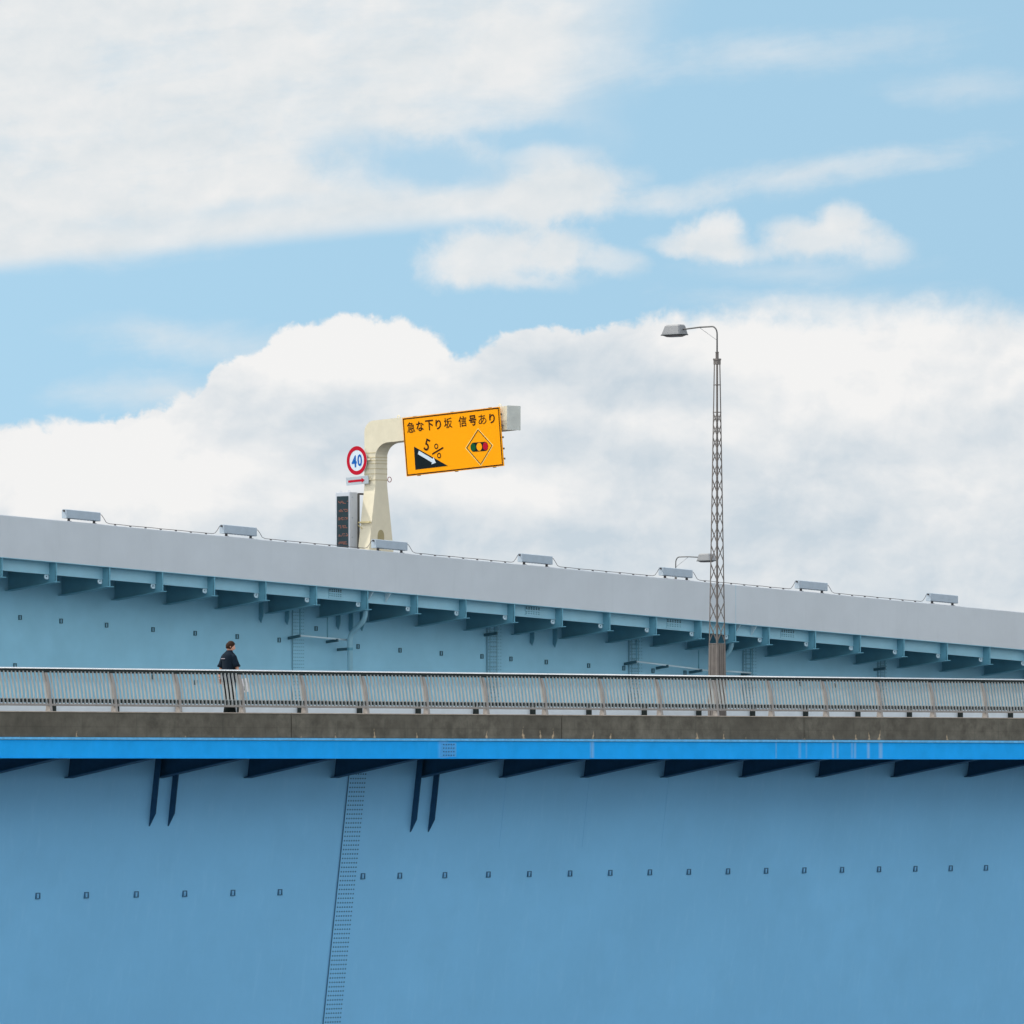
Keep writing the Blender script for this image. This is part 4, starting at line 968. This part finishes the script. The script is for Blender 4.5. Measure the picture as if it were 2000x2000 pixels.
sh.loft([ring(0, 0, .80, .200, .150, wob=.04), ring(0, 0, .93, .190, .145, wob=.03), ring(0, 0, 1.08, .176, .138, wob=.02), ring(0, -.005, 1.22, .172, .132, wob=.015), ring(0, -.01, 1.34, .180, .128, wob=.01), ring(0, -.012, 1.42, .180, .120), ring(0, -.01, 1.468, .150, .104), ring(0, -.004, 1.505, .105, .085), ring(0, .004, 1.535, .072, .072), ring(0, .01, 1.552, .068, .070)])
for sx, el in ((1, Vector((.215, .02, 1.19))), (-1, Vector((-.215, -.04, 1.19)))):
    shd = Vector((sx * .145, -.01, 1.405)); d = (el - shd).normalized(); a = d.cross(Vector((0, 1, 0))).normalized(); b = d.cross(a)
    rg = []
    for k, r1 in ((-.05, .055), (.02, .078), (.10, .078), (.20, .084), (.275, .096)):
        c = shd + d * k; rg.append([c + a * r1 * math.cos(t) + b * r1 * .95 * math.sin(t) for t in [2 * math.pi * i / 18 for i in range(18)]])
    rg.append([shd + d * .262 + a * .075 * math.cos(t) + b * .07 * math.sin(t) for t in [2 * math.pi * i / 18 for i in range(18)]])
    sh.loft(rg)
shirt = build('t_shirt', sh, M_shirt, PE, smooth_=True, local=True)
m = MB()
for i in range(7):
    x0 = -.125 + i * .018; m.add([(x0, -.1475, 1.345 + .004 * (i % 2)), (x0 + .014, -.1475, 1.345 + .004 * (i % 2)), (x0 + .014, -.1475, 1.362), (x0, -.1475, 1.362)], [(0, 1, 2, 3)])
m2 = MB()
for f in m.f: q = [m.v[i] for i in f]; m2.prism(q, [p + Vector((0, .012, 0)) for p in q])
build('back_print', m2, mat('pale_print', (0.42, 0.38, 0.44), 0.8), shirt, local=True)
tr_ = MB()
tr_.loft([ring(0, 0, .86, .165, .12), ring(0, 0, .94, .16, .115), ring(0, 0, 1.0, .15, .11)])
for sx, pts in ((1, [(.07, 0, .90, .10), (.055, .02, .72, .096), (.055, .02, .50, .092), (.065, -.02, .28, .105), (.085, -.05, .07, .135)]), (-1, [(-.07, 0, .90, .10), (-.055, .03, .72, .096), (-.055, .05, .50, .092), (-.065, .07, .28, .105), (-.085, .10, .07, .135)])):
    tr_.loft([ring(x, y, z, r, r * 1.05, wob=.03) for x, y, z, r in pts])
build('trousers', tr_, M_trous, PE, smooth_=True, local=True)
for sx, y in ((.10, -.06), (-.09, .14)):
    m = MB(); m.loft([[Vector((sx + w_ * math.cos(a) , y + .06 + l_ * math.sin(a), z)) for a in [2 * math.pi * i / 16 for i in range(16)]] for z, w_, l_ in ((0.0, .045, .13), (.03, .052, .14), (.06, .046, .12), (.10, .04, .06))]); build('shoe', m, M_dark, PE, smooth_=True, local=True)
# papers in the right hand
rot = Matrix.Rotation(math.radians(-42), 4, 'Z'); HW = FEET + (rot @ Vector((.31, .19, .80)))
PP = empty('folder', HW, math.radians(-42), label='white folder with a dark blue corner held in the person\'s right hand', cat='folder')
m = MB()
for k in range(2):
    fx = lambda a, b, c, k=k: Vector((a + .018 * k, b, c)); th = math.radians(14)
    P = [(0, -.115), (0, .115)]
    q = [Vector((.0 + k * .03, y, z)) for y, z in ((-.13, .07), (.12, .10), (.18, -.22), (-.07, -.25))]
    m.prism(q, [v + Vector((.006, 0, 0)) for v in q])
build('cover', m, M_paper, PP, local=True)
m = MB(); q = [Vector((-.004, y, z)) for y, z in ((-.055, -.10), (.02, -.09), (.03, -.19), (-.04, -.20))]; m.prism(q, [v + Vector((.040 + .004, 0, 0)) for v in q]); build('printed_corner', m, M_navyink, PP, local=True)
